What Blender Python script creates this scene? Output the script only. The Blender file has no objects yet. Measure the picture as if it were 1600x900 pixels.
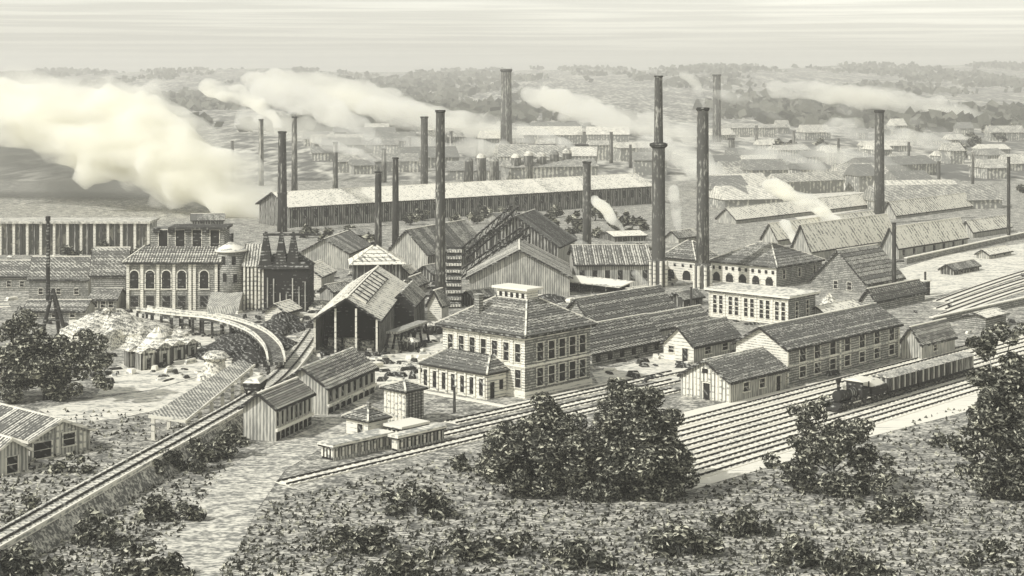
import bpy, bmesh, math, random
from mathutils import Vector, Matrix, noise

RND = random.Random(11)
SC = bpy.context.scene
COL = SC.collection
V = Vector

# ------------------------------------------------------------ camera, sun, sky, exposure
FP, HOR, CH = 2600.0, 112.0, 42.0          # focal length in 1/1600 widths, horizon row, camera height (m)
cam_d = bpy.data.cameras.new('camera')
cam = bpy.data.objects.new('camera', cam_d); COL.objects.link(cam)
cam.location = (0, 0, CH); cam.rotation_euler = (math.pi / 2, 0, 0)
cam_d.sensor_width = 36; cam_d.lens = 36 * FP / 1600
cam_d.shift_y = -(450 - HOR) / 1600
cam_d.clip_start = 1; cam_d.clip_end = 30000
SC.camera = cam

SUN_EL = math.radians(40); SUN_DIR = V((-0.83, -0.56, 0)).normalized() * math.cos(SUN_EL) + V((0, 0, math.sin(SUN_EL)))
sun_d = bpy.data.lights.new('sun', 'SUN'); sun_d.energy = 2.8; sun_d.angle = math.radians(0.6); sun_d.color = (1, .985, .955)
sun = bpy.data.objects.new('sun', sun_d); COL.objects.link(sun)
sun.rotation_euler = (-SUN_DIR).to_track_quat('-Z', 'Y').to_euler()

world = bpy.data.worlds.new('World'); SC.world = world; world.use_nodes = True
wn, wl = world.node_tree.nodes, world.node_tree.links
bg = wn['Background']; bg.inputs[1].default_value = 0.15
sky = wn.new('ShaderNodeTexSky'); sky.sky_type = 'NISHITA'; sky.sun_disc = False
sky.sun_elevation = SUN_EL; sky.sun_rotation = math.atan2(SUN_DIR.x, SUN_DIR.y); sky.air_density = 1.0; sky.dust_density = 1.0
hs = wn.new('ShaderNodeHueSaturation'); hs.inputs['Saturation'].default_value = 0.12
wl.new(sky.outputs[0], hs.inputs['Color'])
tint = wn.new('ShaderNodeMix'); tint.data_type = 'RGBA'; tint.blend_type = 'MULTIPLY'; tint.inputs[0].default_value = 1
tint.inputs[7].default_value = (1.12, 1.095, .985, 1)
wl.new(hs.outputs[0], tint.inputs[6])
# thin even streaks of high cloud, the same all round the sky
tcw = wn.new('ShaderNodeTexCoord'); mpw = wn.new('ShaderNodeMapping'); mpw.inputs['Scale'].default_value = (7, 7, 430)
nzw = wn.new('ShaderNodeTexNoise'); nzw.inputs['Scale'].default_value = 1.0; nzw.inputs['Detail'].default_value = 3
wl.new(tcw.outputs['Generated'], mpw.inputs[0]); wl.new(mpw.outputs[0], nzw.inputs['Vector'])
mrw = wn.new('ShaderNodeMapRange'); mrw.inputs[1].default_value = .42; mrw.inputs[2].default_value = .62
mrw.inputs[3].default_value = .80; mrw.inputs[4].default_value = 1.0
wl.new(nzw.outputs[0], mrw.inputs[0])
stk = wn.new('ShaderNodeMix'); stk.data_type = 'RGBA'; stk.blend_type = 'MULTIPLY'; stk.inputs[0].default_value = 1
wl.new(tint.outputs[2], stk.inputs[6]); wl.new(mrw.outputs[0], stk.inputs[7]); wl.new(stk.outputs[2], bg.inputs[0])

SC.view_settings.view_transform = 'Standard'; SC.view_settings.look = 'None'
SC.view_settings.exposure = 0.25; SC.view_settings.gamma = 1.0
SC.cycles.use_denoising = True
SC.cycles.volume_step_rate = .6; SC.cycles.max_bounces = 14; SC.cycles.volume_bounces = 14; SC.cycles.transparent_max_bounces = 16

# ------------------------------------------------------------ materials: pale ground colour with inked strokes
PAPER = (.80, .775, .675); INK = (.065, .064, .058); MID = (.32, .322, .295); DARK = (.04, .039, .036)
def _mix(a, b, t): return tuple(a[i] * (1 - t) + b[i] * t for i in range(3))
def eng(name, cover, sp=.5, axis=(0, 0, 1), light=PAPER, dark=INK, wob=.5, dash=.9, soft=.16, stretch=(1, 1, 1), nsc=.35, var=.12, cross=None, lw=1.0):
    """cover = share of ink; sp = spacing of the strokes in metres; axis = the direction the strokes are stacked along"""
    m = bpy.data.materials.new(name); m.use_nodes = True
    n, l = m.node_tree.nodes, m.node_tree.links
    b = n['Principled BSDF']; b.inputs['Roughness'].default_value = .95; b.inputs['Specular IOR Level'].default_value = .1
    tc = n.new('ShaderNodeTexCoord'); oi = n.new('ShaderNodeObjectInfo')
    rm = n.new('ShaderNodeMath'); rm.operation = 'MULTIPLY'; rm.inputs[1].default_value = 37.0
    l.new(oi.outputs['Random'], rm.inputs[0])
    ad = n.new('ShaderNodeVectorMath'); ad.operation = 'ADD'
    l.new(tc.outputs['Object'], ad.inputs[0]); l.new(rm.outputs[0], ad.inputs[1])
    mp = n.new('ShaderNodeMapping'); mp.inputs['Scale'].default_value = stretch
    l.new(ad.outputs[0], mp.inputs[0])
    n1 = n.new('ShaderNodeTexNoise'); n1.inputs['Scale'].default_value = nsc; n1.inputs['Detail'].default_value = 4
    l.new(mp.outputs[0], n1.inputs['Vector'])
    n2 = n.new('ShaderNodeTexNoise'); n2.inputs['Scale'].default_value = nsc * 4.5; n2.inputs['Detail'].default_value = 5
    l.new(mp.outputs[0], n2.inputs['Vector'])
    def M(op, a, bb, c=None):
        k = n.new('ShaderNodeMath'); k.operation = op
        for i, x in enumerate((a, bb, c)):
            if x is None: continue
            if isinstance(x, (int, float)): k.inputs[i].default_value = x
            else: l.new(x, k.inputs[i])
        return k.outputs[0]
    def lines(ax, s):
        d = n.new('ShaderNodeVectorMath'); d.operation = 'DOT_PRODUCT'
        a = V(ax).normalized() / s
        d.inputs[1].default_value = a; l.new(tc.outputs['Object'], d.inputs[0])
        p = M('MULTIPLY_ADD', n1.outputs[0], wob * 2, d.outputs['Value'])
        return M('MULTIPLY_ADD', M('SINE', M('MULTIPLY', p, 6.2832), None), .5, .5)
    s = lines(axis, sp)
    if cross: s = M('MULTIPLY_ADD', lines(*cross), .45, M('MULTIPLY', s, .55))
    if lw < 1: s = M('MULTIPLY_ADD', s, lw, .5 * (1 - lw))
    t = M('ADD', M('MULTIPLY', M('SUBTRACT', n2.outputs[0], .5), dash * 1.6), s)
    t = M('ADD', t, M('MULTIPLY', M('SUBTRACT', n1.outputs[0], .5), dash))
    t = M('ADD', t, M('MULTIPLY', M('SUBTRACT', oi.outputs['Random'], .5), var))
    mr = n.new('ShaderNodeMapRange'); mr.inputs[1].default_value = cover - soft; mr.inputs[2].default_value = cover + soft
    l.new(t, mr.inputs[0])
    mx = n.new('ShaderNodeMix'); mx.data_type = 'RGBA'
    mx.inputs[6].default_value = (*dark, 1); mx.inputs[7].default_value = (*light, 1)
    l.new(mr.outputs[0], mx.inputs[0]); l.new(mx.outputs[2], b.inputs['Base Color'])
    return m
Z, X, Y_ = (0, 0, 1), (1, 0, 0), (0, 1, 0)
M = dict(
    ground=eng('ground_turf', .70, .9, (.25, 1, 0), wob=1.6, dash=2.3, stretch=(.5, .8, 1), nsc=.9, dark=_mix(INK, MID, .3), light=_mix(PAPER, MID, .22), var=0, lw=.25, soft=.42),
    hill=eng('hill_woods', .70, 9, (.3, 1, 0), wob=1.2, dash=2.3, stretch=(1, .2, 1), nsc=.045, dark=_mix(INK, MID, .3), light=_mix(PAPER, MID, .45), var=0, lw=.12, soft=.45),
    pale=eng('pale_earth', .30, 1.1, (.2, 1, 0), wob=1.4, dash=1.9, stretch=(.4, .9, 1), nsc=.7, dark=MID, var=0, lw=.35, soft=.3),
    lane=eng('cinder_lane', .52, .8, (.2, 1, 0), wob=1.4, dash=2.2, stretch=(.5, .8, 1), nsc=.8, dark=_mix(INK, MID, .6), light=_mix(PAPER, MID, .15), var=0, lw=.25, soft=.4),
    bed=eng('track_ballast', .06, 1.1, (0, 1, 0), wob=.6, dash=.7, dark=MID, var=0, stretch=(.2, 1, 1), lw=.6),
    earth=eng('rough_earth', .50, 1.3, (.3, 1, 0), wob=1.4, dash=1.7, nsc=.4, lw=.6),
    brick_lit=eng('pale_and_lit_brick', .26, .34, Z, wob=.15, dash=.7, dark=_mix(INK, MID, .8), light=PAPER, nsc=.8, lw=.7),  # sunlit tone put into the brick colour; also plain pale brick
    brick=eng('grey_and_shaded_brick', .74, .34, Z, wob=.15, dash=1.0, dark=_mix(INK, MID, .35), light=_mix(PAPER, MID, .6), nsc=.8, lw=.7),  # shade put into the brick colour; also plain grey brick
    stone=eng('white_stone', .08, .5, Z, wob=.2, dash=.6, dark=MID),
    plank=eng('grey_boards', .56, .30, (1, 1, 0), wob=.10, dash=.9, stretch=(1, 1, .15), nsc=.9, dark=_mix(INK, MID, .55), light=_mix(PAPER, MID, .4), lw=.5, soft=.3),
    plank_dark=eng('dark_boards', .75, .5, (1, 1, 0), wob=.2, dash=.9, stretch=(1, 1, .15), nsc=.9, light=_mix(PAPER, MID, .8), lw=.7),
    roof=eng('grey_slates', .78, .42, (1, 1, 1), wob=.3, dash=1.3, nsc=.9, dark=_mix(INK, MID, .25), light=_mix(PAPER, MID, .5), var=.6, lw=.6),
    roof_x=eng('grey_roofing', .66, .5, X, wob=.25, dash=1.1, nsc=.7, dark=_mix(INK, MID, .25), light=_mix(PAPER, MID, .3), var=.5, lw=.7),
    roof_pale=eng('pale_roofing', .22, .9, (1, 1, 0), wob=.4, dash=1.2, nsc=.6, dark=_mix(INK, MID, .5), var=.3, lw=.6),
    roof_mid=eng('weathered_roofing', .58, .45, (1, .4, 0), wob=.3, dash=1.2, nsc=.8, dark=_mix(INK, MID, .5), light=_mix(PAPER, MID, .25), var=.3, lw=.6),
    roof_dark=eng('dark_roofing', .75, .5, X, wob=.3, dash=1.0, nsc=.7, light=MID, var=.4, lw=.7),
    trim=eng('pale_trim', .08, .8, Z, dark=MID),
    ink=eng('dark_timber', .85, .5, Z, light=MID, dark=DARK, wob=.4, lw=.5, dash=1.2),
    void=eng('dark_opening', .95, .6, Z, light=MID, dark=(.028, .027, .025), lw=.5, dash=1.0),  # near-black: shade inside openings painted in, also plain black parts
    pane=eng('window_glass', .86, .6, (1, 1, 1), light=MID, dark=(.03, .029, .027), dash=.8, lw=.5),
    iron=eng('sheet_iron', .97, .5, (1, 1, 0), light=_mix(PAPER, MID, .7), dark=_mix(INK, DARK, .3), wob=.3, dash=1.3, nsc=.6, stretch=(1, 1, .25), lw=.4, soft=.3),
    stack=eng('stack_brick', .92, .4, (1, 1, 0), light=_mix(PAPER, MID, .6), dark=_mix(INK, MID, .1), wob=.3, dash=1.3, nsc=.6, stretch=(1, 1, .35), lw=.35, soft=.3),
    stack_far=eng('far_stack_brick', .85, .8, (1, 1, 0), light=_mix(PAPER, MID, .6), dark=_mix(INK, MID, .15), wob=.3, dash=1.2, nsc=.3, stretch=(1, 1, .3), lw=.4, soft=.3),
    rail=eng('rail_steel', .88, .6, X, light=MID, dark=DARK, lw=.5),
    bark=eng('bark', .72, .35, (1, 1, 0), light=MID, dark=DARK, wob=.5),
    leaf_dark=eng('dark_leaves', .97, .6, Z, light=(.12, .12, .10), dark=(.035, .036, .030)),
    leaf_mid=eng('grey_leaves', .55, .5, Z, light=(.22, .22, .18), dark=(.06, .06, .05)),
    leaf_pale=eng('pale_leaves', .25, .5, Z, light=(.55, .54, .44), dark=(.2, .2, .165)),
    far_wall=eng('far_walls', .72, 1.1, (1, 1, 0), dark=_mix(INK, MID, .6), light=_mix(PAPER, MID, .4), nsc=.2, dash=1.4, lw=.5),
    far_roof=eng('far_roofs', .66, 1.2, (1, 1, .4), dark=_mix(INK, MID, .5), light=_mix(PAPER, MID, .1), nsc=.5, var=.9, dash=1.0, lw=.3, soft=.4),
    coal=eng('coal_slag', .92, .7, (1, .4, .6), light=MID, dark=DARK, wob=1.5, dash=1.4, nsc=.7),
    rock=eng('slag_rock', .46, .6, (.3, .2, 1), wob=1.2, dash=1.8, nsc=.9, lw=.45, soft=.3, dark=_mix(INK, MID, .4)),
)
def smoke_mat(name, density, col=(1, .994, .95), scale=.09, low=.12):
    m = bpy.data.materials.new(name); m.use_nodes = True
    n, l = m.node_tree.nodes, m.node_tree.links; n.remove(n['Principled BSDF'])
    pv = n.new('ShaderNodeVolumePrincipled'); pv.inputs['Color'].default_value = (*col, 1); pv.inputs['Density'].default_value = density; pv.inputs['Anisotropy'].default_value = .1
    tc = n.new('ShaderNodeTexCoord'); nz = n.new('ShaderNodeTexNoise'); nz.inputs['Scale'].default_value = scale; nz.inputs['Detail'].default_value = 3
    mr = n.new('ShaderNodeMapRange'); mr.inputs[1].default_value = .36; mr.inputs[2].default_value = .62; mr.inputs[3].default_value = density * low; mr.inputs[4].default_value = density * 1.5
    mp = n.new('ShaderNodeMapping'); mp.inputs['Scale'].default_value = (.6, .6, 1.5); mp.inputs['Rotation'].default_value = (0, -.5, 0)
    l.new(tc.outputs['Object'], mp.inputs[0]); l.new(mp.outputs[0], nz.inputs['Vector']); l.new(nz.outputs[0], mr.inputs[0]); l.new(mr.outputs[0], pv.inputs['Density'])
    l.new(pv.outputs[0], n['Material Output'].inputs['Volume']); return m
SMOKE_WHITE = smoke_mat('white_smoke', .24, scale=.075, low=.02)
SMOKE_STEAM = smoke_mat('white_steam', .9, scale=.3, low=.3)
SMOKE_THIN = smoke_mat('thin_smoke', .45, scale=.2, low=.2)
SMOKE_FAR = smoke_mat('far_smoke', .10, scale=.035, low=.08)
SMOKE_VEIL = smoke_mat('smoke_veil', .055, scale=.045, low=.04)
SMOKE_WISP = smoke_mat('smoke_wisp', .16, scale=.12, low=.1)
SMOKE_SHADE = smoke_mat('shade_tinted_smoke', .06, (.55, .55, .52), scale=.05, low=.2)  # grey tint paints in the shade on this part of the smoke

# ------------------------------------------------------------ helpers
UA = math.atan2(.742, .670)                       # heading of the railway and of the works' long walls
def G(px, py, z=0.0):                             # the spot at height z seen at that point of the picture
    y = (CH - z) * FP / (py - HOR)
    return V(((px - 800) * y / FP, y, z))
class Fr:
    """local frame of a building: near corner on the ground, x along rot, y to its left"""
    def __init__(s, px, py, ang):
        s.c = G(px, py); s.a = ang
        s.ex = V((math.cos(ang), math.sin(ang), 0)); s.ey = V((-math.sin(ang), math.cos(ang), 0))
    def tx(s, px): k = (px - 800) / FP; return (k * s.c.y - s.c.x) / (s.ex.x - k * s.ex.y)
    def ty(s, px): k = (px - 800) / FP; return (k * s.c.y - s.c.x) / (s.ey.x - k * s.ey.y)
    def z(s, py, x=0, y=0):
        yy = s.c.y + x * s.ex.y + y * s.ey.y
        return CH - (py - HOR) * yy / FP
def thing(name, label, cat, loc, rot=0, group=None):
    o = bpy.data.objects.new(name, None); COL.objects.link(o)
    o.location = loc; o.rotation_euler = (0, 0, rot); o.empty_display_size = .5
    o['label'] = label; o['category'] = cat
    if group: o['group'] = group
    return o
def tag(o, label, cat, group=None, kind=None):
    o['label'] = label; o['category'] = cat
    if group: o['group'] = group
    if kind: o['kind'] = kind
    return o
class MB:
    def __init__(s): s.v = []; s.f = []; s.m = []
    def face(s, pts, mi=0):
        i = len(s.v); s.v += [tuple(p) for p in pts]; s.f.append(tuple(range(i, i + len(pts)))); s.m.append(mi)
    def hexa(s, p, mi=0):                         # 4 bottom, 4 top
        i = len(s.v); s.v += [tuple(q) for q in p]
        for f in ((3, 2, 1, 0), (4, 5, 6, 7), (0, 1, 5, 4), (1, 2, 6, 5), (2, 3, 7, 6), (3, 0, 4, 7)):
            s.f.append(tuple(i + k for k in f)); s.m.append(mi)
    def box(s, x0, x1, y0, y1, z0, z1, mi=0):
        s.hexa([(x0, y0, z0), (x1, y0, z0), (x1, y1, z0), (x0, y1, z0), (x0, y0, z1), (x1, y0, z1), (x1, y1, z1), (x0, y1, z1)], mi)
    def bar(s, a, b, w, h, up=V((0, 0, 1))):      # square bar centred on a-b
        a, b = V(a), V(b); d = (b - a).normalized()
        sx = d.cross(up)
        if sx.length < 1e-4: sx = V((1, 0, 0))
        sx.normalize(); sz = sx.cross(d).normalized()
        q = lambda p: [p - sx * w / 2 - sz * h / 2, p + sx * w / 2 - sz * h / 2, p + sx * w / 2 + sz * h / 2, p - sx * w / 2 + sz * h / 2]
        s.hexa(q(a) + q(b))
    def slab(s, quad, t):                         # thick sheet under a quad
        q = [V(p) for p in quad]; n = (q[1] - q[0]).cross(q[3] - q[0]).normalized()
        s.hexa([p - n * t for p in q] + q)
    def rings(s, prof, n=20, c=(0, 0), cap=True, cap0=True):
        i0 = len(s.v)
        for r, z in prof:
            for k in range(n):
                a = 2 * math.pi * k / n; s.v.append((c[0] + r * math.cos(a), c[1] + r * math.sin(a), z))
        for j in range(len(prof) - 1):
            for k in range(n):
                a, b = i0 + j * n + k, i0 + j * n + (k + 1) % n
                s.f.append((a, b, b + n, a + n)); s.m.append(0)
        if cap0: s.f.append(tuple(i0 + k for k in reversed(range(n)))); s.m.append(0)
        if cap: s.f.append(tuple(i0 + (len(prof) - 1) * n + k for k in range(n))); s.m.append(0)
    def tube(s, pts, rads, n=7):
        i0 = len(s.v); P = [V(p) for p in pts]
        for j, p in enumerate(P):
            d = (P[min(j + 1, len(P) - 1)] - P[max(j - 1, 0)]).normalized()
            sx = d.cross(V((.13, .9, .2))).normalized(); sy = d.cross(sx)
            for k in range(n):
                a = 2 * math.pi * k / n; s.v.append(tuple(p + (sx * math.cos(a) + sy * math.sin(a)) * rads[j]))
        for j in range(len(P) - 1):
            for k in range(n):
                a, b = i0 + j * n + k, i0 + j * n + (k + 1) % n
                s.f.append((a, b, b + n, a + n)); s.m.append(0)
    def build(s, name, mat, parent=None, smooth=False):
        me = bpy.data.meshes.new(name); me.from_pydata(s.v, [], s.f)
        for mm in (mat if isinstance(mat, (list, tuple)) else [mat]): me.materials.append(mm)
        if len(me.materials) > 1: me.polygons.foreach_set('material_index', s.m)
        if smooth: me.polygons.foreach_set('use_smooth', [True] * len(me.polygons))
        me.update()
        o = bpy.data.objects.new(name, me); COL.objects.link(o)
        if parent: o.parent = parent
        return o
def inst(o, parent, loc=(0, 0, 0), rot=0):
    c = o.copy(); COL.objects.link(c); c.parent = parent; c.location = loc; c.rotation_euler = (0, 0, rot)
    return c
CACHE = {}
def window(parent, c, rot, w, h, frame=True, arch=False, name='window', mat='pane', fm='trim', depth=.13):
    """dark leaf set back in its opening, with a frame and sill standing proud; c = bottom centre on the wall face"""
    key = (round(w, 2), round(h, 2), arch, name, mat, fm, depth)
    if key not in CACHE:
        b = MB()
        if arch:
            n = 8; pts = [(-w / 2, 0), (w / 2, 0)] + [(w / 2 * math.cos(math.pi * k / n), h - w / 2 + w / 2 * math.sin(math.pi * k / n)) for k in range(n + 1)]
            b.face([(x, -.03, z) for x, z in pts]); 
            for k in range(len(pts)):
                (x0, z0), (x1, z1) = pts[k], pts[(k + 1) % len(pts)]
                b.face([(x0, .05, z0), (x1, .05, z1), (x1, -.03, z1), (x0, -.03, z0)])
        else:
            b.box(-w / 2 + .002, w / 2 - .002, depth - .04, depth, .002, h - .002)
        f = MB(); t = max(.06, w * .08)
        if arch:
            n = 8; pts = [(-w / 2, 0), (w / 2, 0)] + [(w / 2 * math.cos(math.pi * k / n), h - w / 2 + w / 2 * math.sin(math.pi * k / n)) for k in range(n + 1)]
            for k in range(1, len(pts)):
                p, q = pts[k], pts[(k + 1) % len(pts)]
                f.bar((p[0], -.05, p[1]), (q[0], -.05, q[1]), .16, t, up=V((0, 1, 0)))
            f.box(-w / 2 - .15, w / 2 + .15, -.2, 0, -.15, 0)
        else:
            f.box(-w / 2 - t, -w / 2, -.07, depth - .05, 0, h); f.box(w / 2, w / 2 + t, -.07, depth - .05, 0, h)
            f.box(-w / 2 - t * 1.3, w / 2 + t * 1.3, -.10, depth - .05, h, h + t); f.box(-w / 2 - t * 1.6, w / 2 + t * 1.6, -.16, depth - .05, -t, 0)
            if name == 'window':
                f.box(-w / 2, w / 2, depth - .08, depth - .045, h * .5 - .03, h * .5 + .03)
        o = b.build(name, M[mat], parent); fo = f.build('frame', M[fm], o) if frame else None
        o.location = c; o.rotation_euler = (0, 0, rot)
        CACHE[key] = (o, fo); return o
    o, fo = CACHE[key]
    k = inst(o, parent, c, rot)
    if fo and frame: inst(fo, k)
    return k
def facade(b, o, ex, n, L, h, ops, depth=.13, gable=None):
    """wall face with real openings; n points inward. ops = (centre, z0, w, h)"""
    o, ex, n = V(o), V(ex), V(n)
    xs = sorted({0, L} | {round(v, 4) for c, z, w, hh in ops for v in (c - w / 2, c + w / 2)})
    zs = sorted({0, h} | {round(v, 4) for c, z, w, hh in ops for v in (z, z + hh)})
    P = lambda x, z, d=0: o + ex * x + n * d + V((0, 0, z))
    for i in range(len(xs) - 1):
        for j in range(len(zs) - 1):
            mx, mz = (xs[i] + xs[i + 1]) / 2, (zs[j] + zs[j + 1]) / 2
            if any(abs(mx - c) < w / 2 and z < mz < z + hh for c, z, w, hh in ops): continue
            b.face([P(xs[i], zs[j]), P(xs[i + 1], zs[j]), P(xs[i + 1], zs[j + 1]), P(xs[i], zs[j + 1])])
    for c, z, w, hh in ops:
        a, e, t = c - w / 2, c + w / 2, z + hh
        for (x0, z0), (x1, z1) in (((a, z), (e, z)), ((e, z), (e, t)), ((e, t), (a, t)), ((a, t), (a, z))):
            b.face([P(x0, z0), P(x1, z1), P(x1, z1, depth), P(x0, z0, depth)])
    if gable: b.face([P(0, h), P(L, h), P(L / 2, h + gable)])
def wallp(parent, mat, name, *a, **k):
    b = MB(); facade(b, *a, **k); return b.build(name, M[mat], parent)
def wins(parent, side, ops, W=0, L=0, **k):
    """side 'f': wall y=0 looking -y; 'g': wall x=0 looking -x"""
    for c, z, w, h in ops:
        kk = dict(k)
        if z < .05 and h > w * 1.25: kk['name'] = 'door'
        if side == 'f': window(parent, (c, 0, z), 0, w, h, **kk)
        else: window(parent, (0, c, z), -math.pi / 2, w, h, **kk)
def slope(parent, p0, ex, es, L, S, n, mode='seam', mat='roof', base='ink', gap=.07, name='roof', piece='roof_panel', t=.09):
    """one roof plane: a dark deck, and separate panels (up the slope) or courses (along it) lying on it"""
    p0, ex, es = V(p0), V(ex).normalized(), V(es).normalized(); nn = ex.cross(es)
    if nn.z < 0: p0 = p0 + ex * L; ex = -ex; nn = -nn
    b = MB(); b.slab([p0, p0 + ex * L, p0 + ex * L + es * S, p0 + es * S], .12)
    deck = b.build(name, M[base], parent)
    first = None
    for k in range(n):
        if mode == 'seam': q0, a, c, off = p0 + ex * gap / 2, L / n - gap, S, ex * (L / n * k)
        else: q0, a, c, off = p0 + es * gap / 2, L, S / n - gap, es * (S / n * k)
        if first is None:
            b = MB(); q = [q0 + nn * .005, q0 + ex * a + nn * .005, q0 + ex * a + es * c + nn * .005, q0 + es * c + nn * .005]
            b.hexa(q + [p + nn * t for p in q])
            first = b.build(piece, M[mat], deck)
        else: inst(first, deck, off + nn * RND.uniform(-.003, .02))
    return deck
def gabled(name, label, cat, fr, L, W, he, hr, wall='plank', gwall=None, roof='roof', n=12, mode='seam', side=(), gab=(), over=.35, group=None,
           trim='trim', edge='ink', frame=True, wall_panels=0, gap=.07, bare=False, fm='trim', open_gable=False):
    t = thing(name, label, cat, fr.c, fr.a, group)
    rise = hr - he
    wallp(t, wall, 'wall', (0, 0, 0), X, Y_, L, he, side); wallp(t, wall, 'wall', (0, W, 0), X, (0, -1, 0), L, he, [])
    wallp(t, gwall or wall, 'gable_wall', (L, 0, 0), Y_, (-1, 0, 0), W, he, [], gable=rise)
    if not open_gable: wallp(t, gwall or wall, 'gable_wall', (0, 0, 0), Y_, X, W, he, gab, gable=rise)
    wins(t, 'f', side, frame=frame, fm=fm); wins(t, 'g', gab, frame=frame, fm=fm)
    es = V((0, W / 2, rise)); S = es.length; e1 = es.normalized()
    ov = e1 * over
    slope(t, V((-over, 0, he)) - ov + V((0, 0, .13)), X, e1, L + 2 * over, S + over, n, mode, roof, gap=gap)
    e2 = V((0, -W / 2, rise)).normalized()
    slope(t, V((-over, W, he)) - e2 * over + V((0, 0, .13)), X, e2, L + 2 * over, S + over, n, mode, roof, gap=gap)
    if not bare:
        b = MB(); b.bar((-over - .03, W / 2, hr + .2), (L + over + .03, W / 2, hr + .2), .3, .14); b.build('ridge_cap', M[trim], t)
        for yy, e in ((0, e1), (W, e2)):
            p = V((0, yy, he)) - e * (over + .06)
            b = MB(); b.bar(p + V((-over, 0, .02)), p + V((L + over, 0, .02)), .14, .26); b.build('eave_board', M[edge], t)
        for e, yy in ((e1, 0), (e2, W)):
            b = MB(); b.bar(V((-over - .07, yy, he + .06)) - e * over, V((-over - .07, W / 2, hr + .08)), .1, .28); b.build('barge_board', M[edge if edge != 'trim' else 'trim'], t)
    return t
def hip(parent, x0, x1, y0, y1, z0, tx0, tx1, ty0, ty1, z1, n=10, mat='roof', over=.45, name='roof', ridge='trim', lift=.03, base='ink'):
    A = [V((x0 - over, y0 - over, z0)), V((x1 + over, y0 - over, z0)), V((x1 + over, y1 + over, z0)), V((x0 - over, y1 + over, z0))]
    T = [V((tx0, ty0, z1)), V((tx1, ty0, z1)), V((tx1, ty1, z1)), V((tx0, ty1, z1))]
    b = MB()
    for k in range(4): b.face([A[k], A[(k + 1) % 4], T[(k + 1) % 4], T[k]])
    b.face(T); b.face(A[::-1])
    deck = b.build(name, M[base], parent)
    for k in range(4):
        a, c, d, e = A[k], A[(k + 1) % 4], T[(k + 1) % 4], T[k]
        nn = (c - a).cross(((d + e) - (a + c))).normalized()
        for j in range(n):
            f0, f1 = (j + .04) / n, (j + .93) / n
            q = [a.lerp(e, f0), c.lerp(d, f0), c.lerp(d, f1), a.lerp(e, f1)]
            if (q[2] - q[3]).length < .15: continue
            b = MB(); b.hexa([p + nn * .004 for p in q] + [q[0] + nn * .12, q[1] + nn * .12, q[2] + nn * .05, q[3] + nn * .05])
            b.build('shingle_course', M[mat], deck)
    if ridge:
        for k in range(4):
            b = MB(); b.bar(A[k] + V((0, 0, .08)), T[k] + V((0, 0, .1)), .22, .2); b.build('hip_ridge', M[ridge], deck)
    return deck
def box_part(name, mat, parent, *a):
    b = MB(); b.box(*a); return b.build(name, M[mat], parent)
def bez(P, n):
    out = []
    for i in range(len(P) - 1):
        p0, p1, p2, p3 = P[max(i - 1, 0)], P[i], P[i + 1], P[min(i + 2, len(P) - 1)]
        for k in range(n):
            t_ = k / n; out.append(.5 * ((2 * p1) + (p2 - p0) * t_ + (2 * p0 - 5 * p1 + 4 * p2 - p3) * t_ ** 2 + (3 * p1 - p0 - 3 * p2 + p3) * t_ ** 3))
    return out + [P[-1]]
def sheet(name, pix, mat, z=.02, sub=None):
    b = MB(); P = [G(*p) for p in pix]
    b.face([(p.x, p.y, z) for p in P]); o = b.build(name, M[mat]); o['kind'] = 'structure'; return o

# ------------------------------------------------------------ ground, hills
def ground_z(x, y):
    if y < 1350: return 0.0
    t = min(1, (y - 1350) / 2700); s = t * t * (3 - 2 * t)
    u = x / max(y, 1)
    z = 39 * s + 30 * s * noise.noise(V((x * .0011, y * .0006, 3))) + 11 * s * noise.noise(V((x * .004, y * .002, 7))) + 4 * s * noise.noise(V((x * .013, y * .004, 5)))
    return z - 6 * s * max(0, min(1, (-u - .12) * 5))
def sheet_grid(name, xs, ys, mat):
    vs = [(x, y, ground_z(x, y)) for y in ys for x in xs]; nx = len(xs)
    fs = [(j * nx + i, j * nx + i + 1, (j + 1) * nx + i + 1, (j + 1) * nx + i) for j in range(len(ys) - 1) for i in range(nx - 1)]
    me = bpy.data.meshes.new(name); me.from_pydata(vs, [], fs); me.materials.append(M[mat]); me.polygons.foreach_set('use_smooth', [True] * len(fs))
    o = bpy.data.objects.new(name, me); COL.objects.link(o); o['kind'] = 'structure'; return o
sheet_grid('ground', [-5000 + 500 * i for i in range(21)], [-300, 0, 150, 300, 450, 560, 640], 'ground')
sheet_grid('hills', [-5000 + 62.5 * i for i in range(161)], [640, 820, 1000, 1180, 1290] + [1350 + 60 * i for i in range(46)] + [4300, 4800, 5600, 7000], 'hill')

# yards, roads, track beds
sheet('yard', [(606, 530), (672, 520), (700, 545), (695, 604), (660, 612), (590, 600), (568, 640), (545, 628), (585, 560)], 'pale')
sheet('road', [(60, 640), (150, 622), (230, 612), (330, 585), (372, 560), (392, 566), (345, 600), (250, 640), (180, 655), (100, 662)], 'pale', z=.025)
sheet('forecourt', [(925, 583), (1010, 563), (1040, 552), (1064, 572), (1060, 600), (985, 592), (935, 600)], 'pale', z=.03)
sheet('lane', [(345, 735), (420, 700), (505, 660), (560, 640), (600, 640), (590, 660), (520, 690), (445, 735), (400, 800), (350, 910), (180, 910), (285, 790)], 'lane', z=.03)
sheet('terrace', [(110, 480), (235, 482), (270, 505), (235, 545), (150, 548), (105, 530)], 'pale', z=.02)
sheet('yard', [(236, 546), (275, 508), (330, 515), (346, 560), (330, 583), (232, 610), (150, 618), (178, 575)], 'pale', z=.016)
sheet('riverside_flat', [(1390, 425), (1480, 398), (1600, 380), (1600, 430), (1500, 452), (1440, 470), (1400, 470)], 'pale', z=.02)
sheet('field', [(1180, 300), (1300, 268), (1420, 300), (1380, 322), (1250, 345)], 'pale', z=.02)
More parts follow.
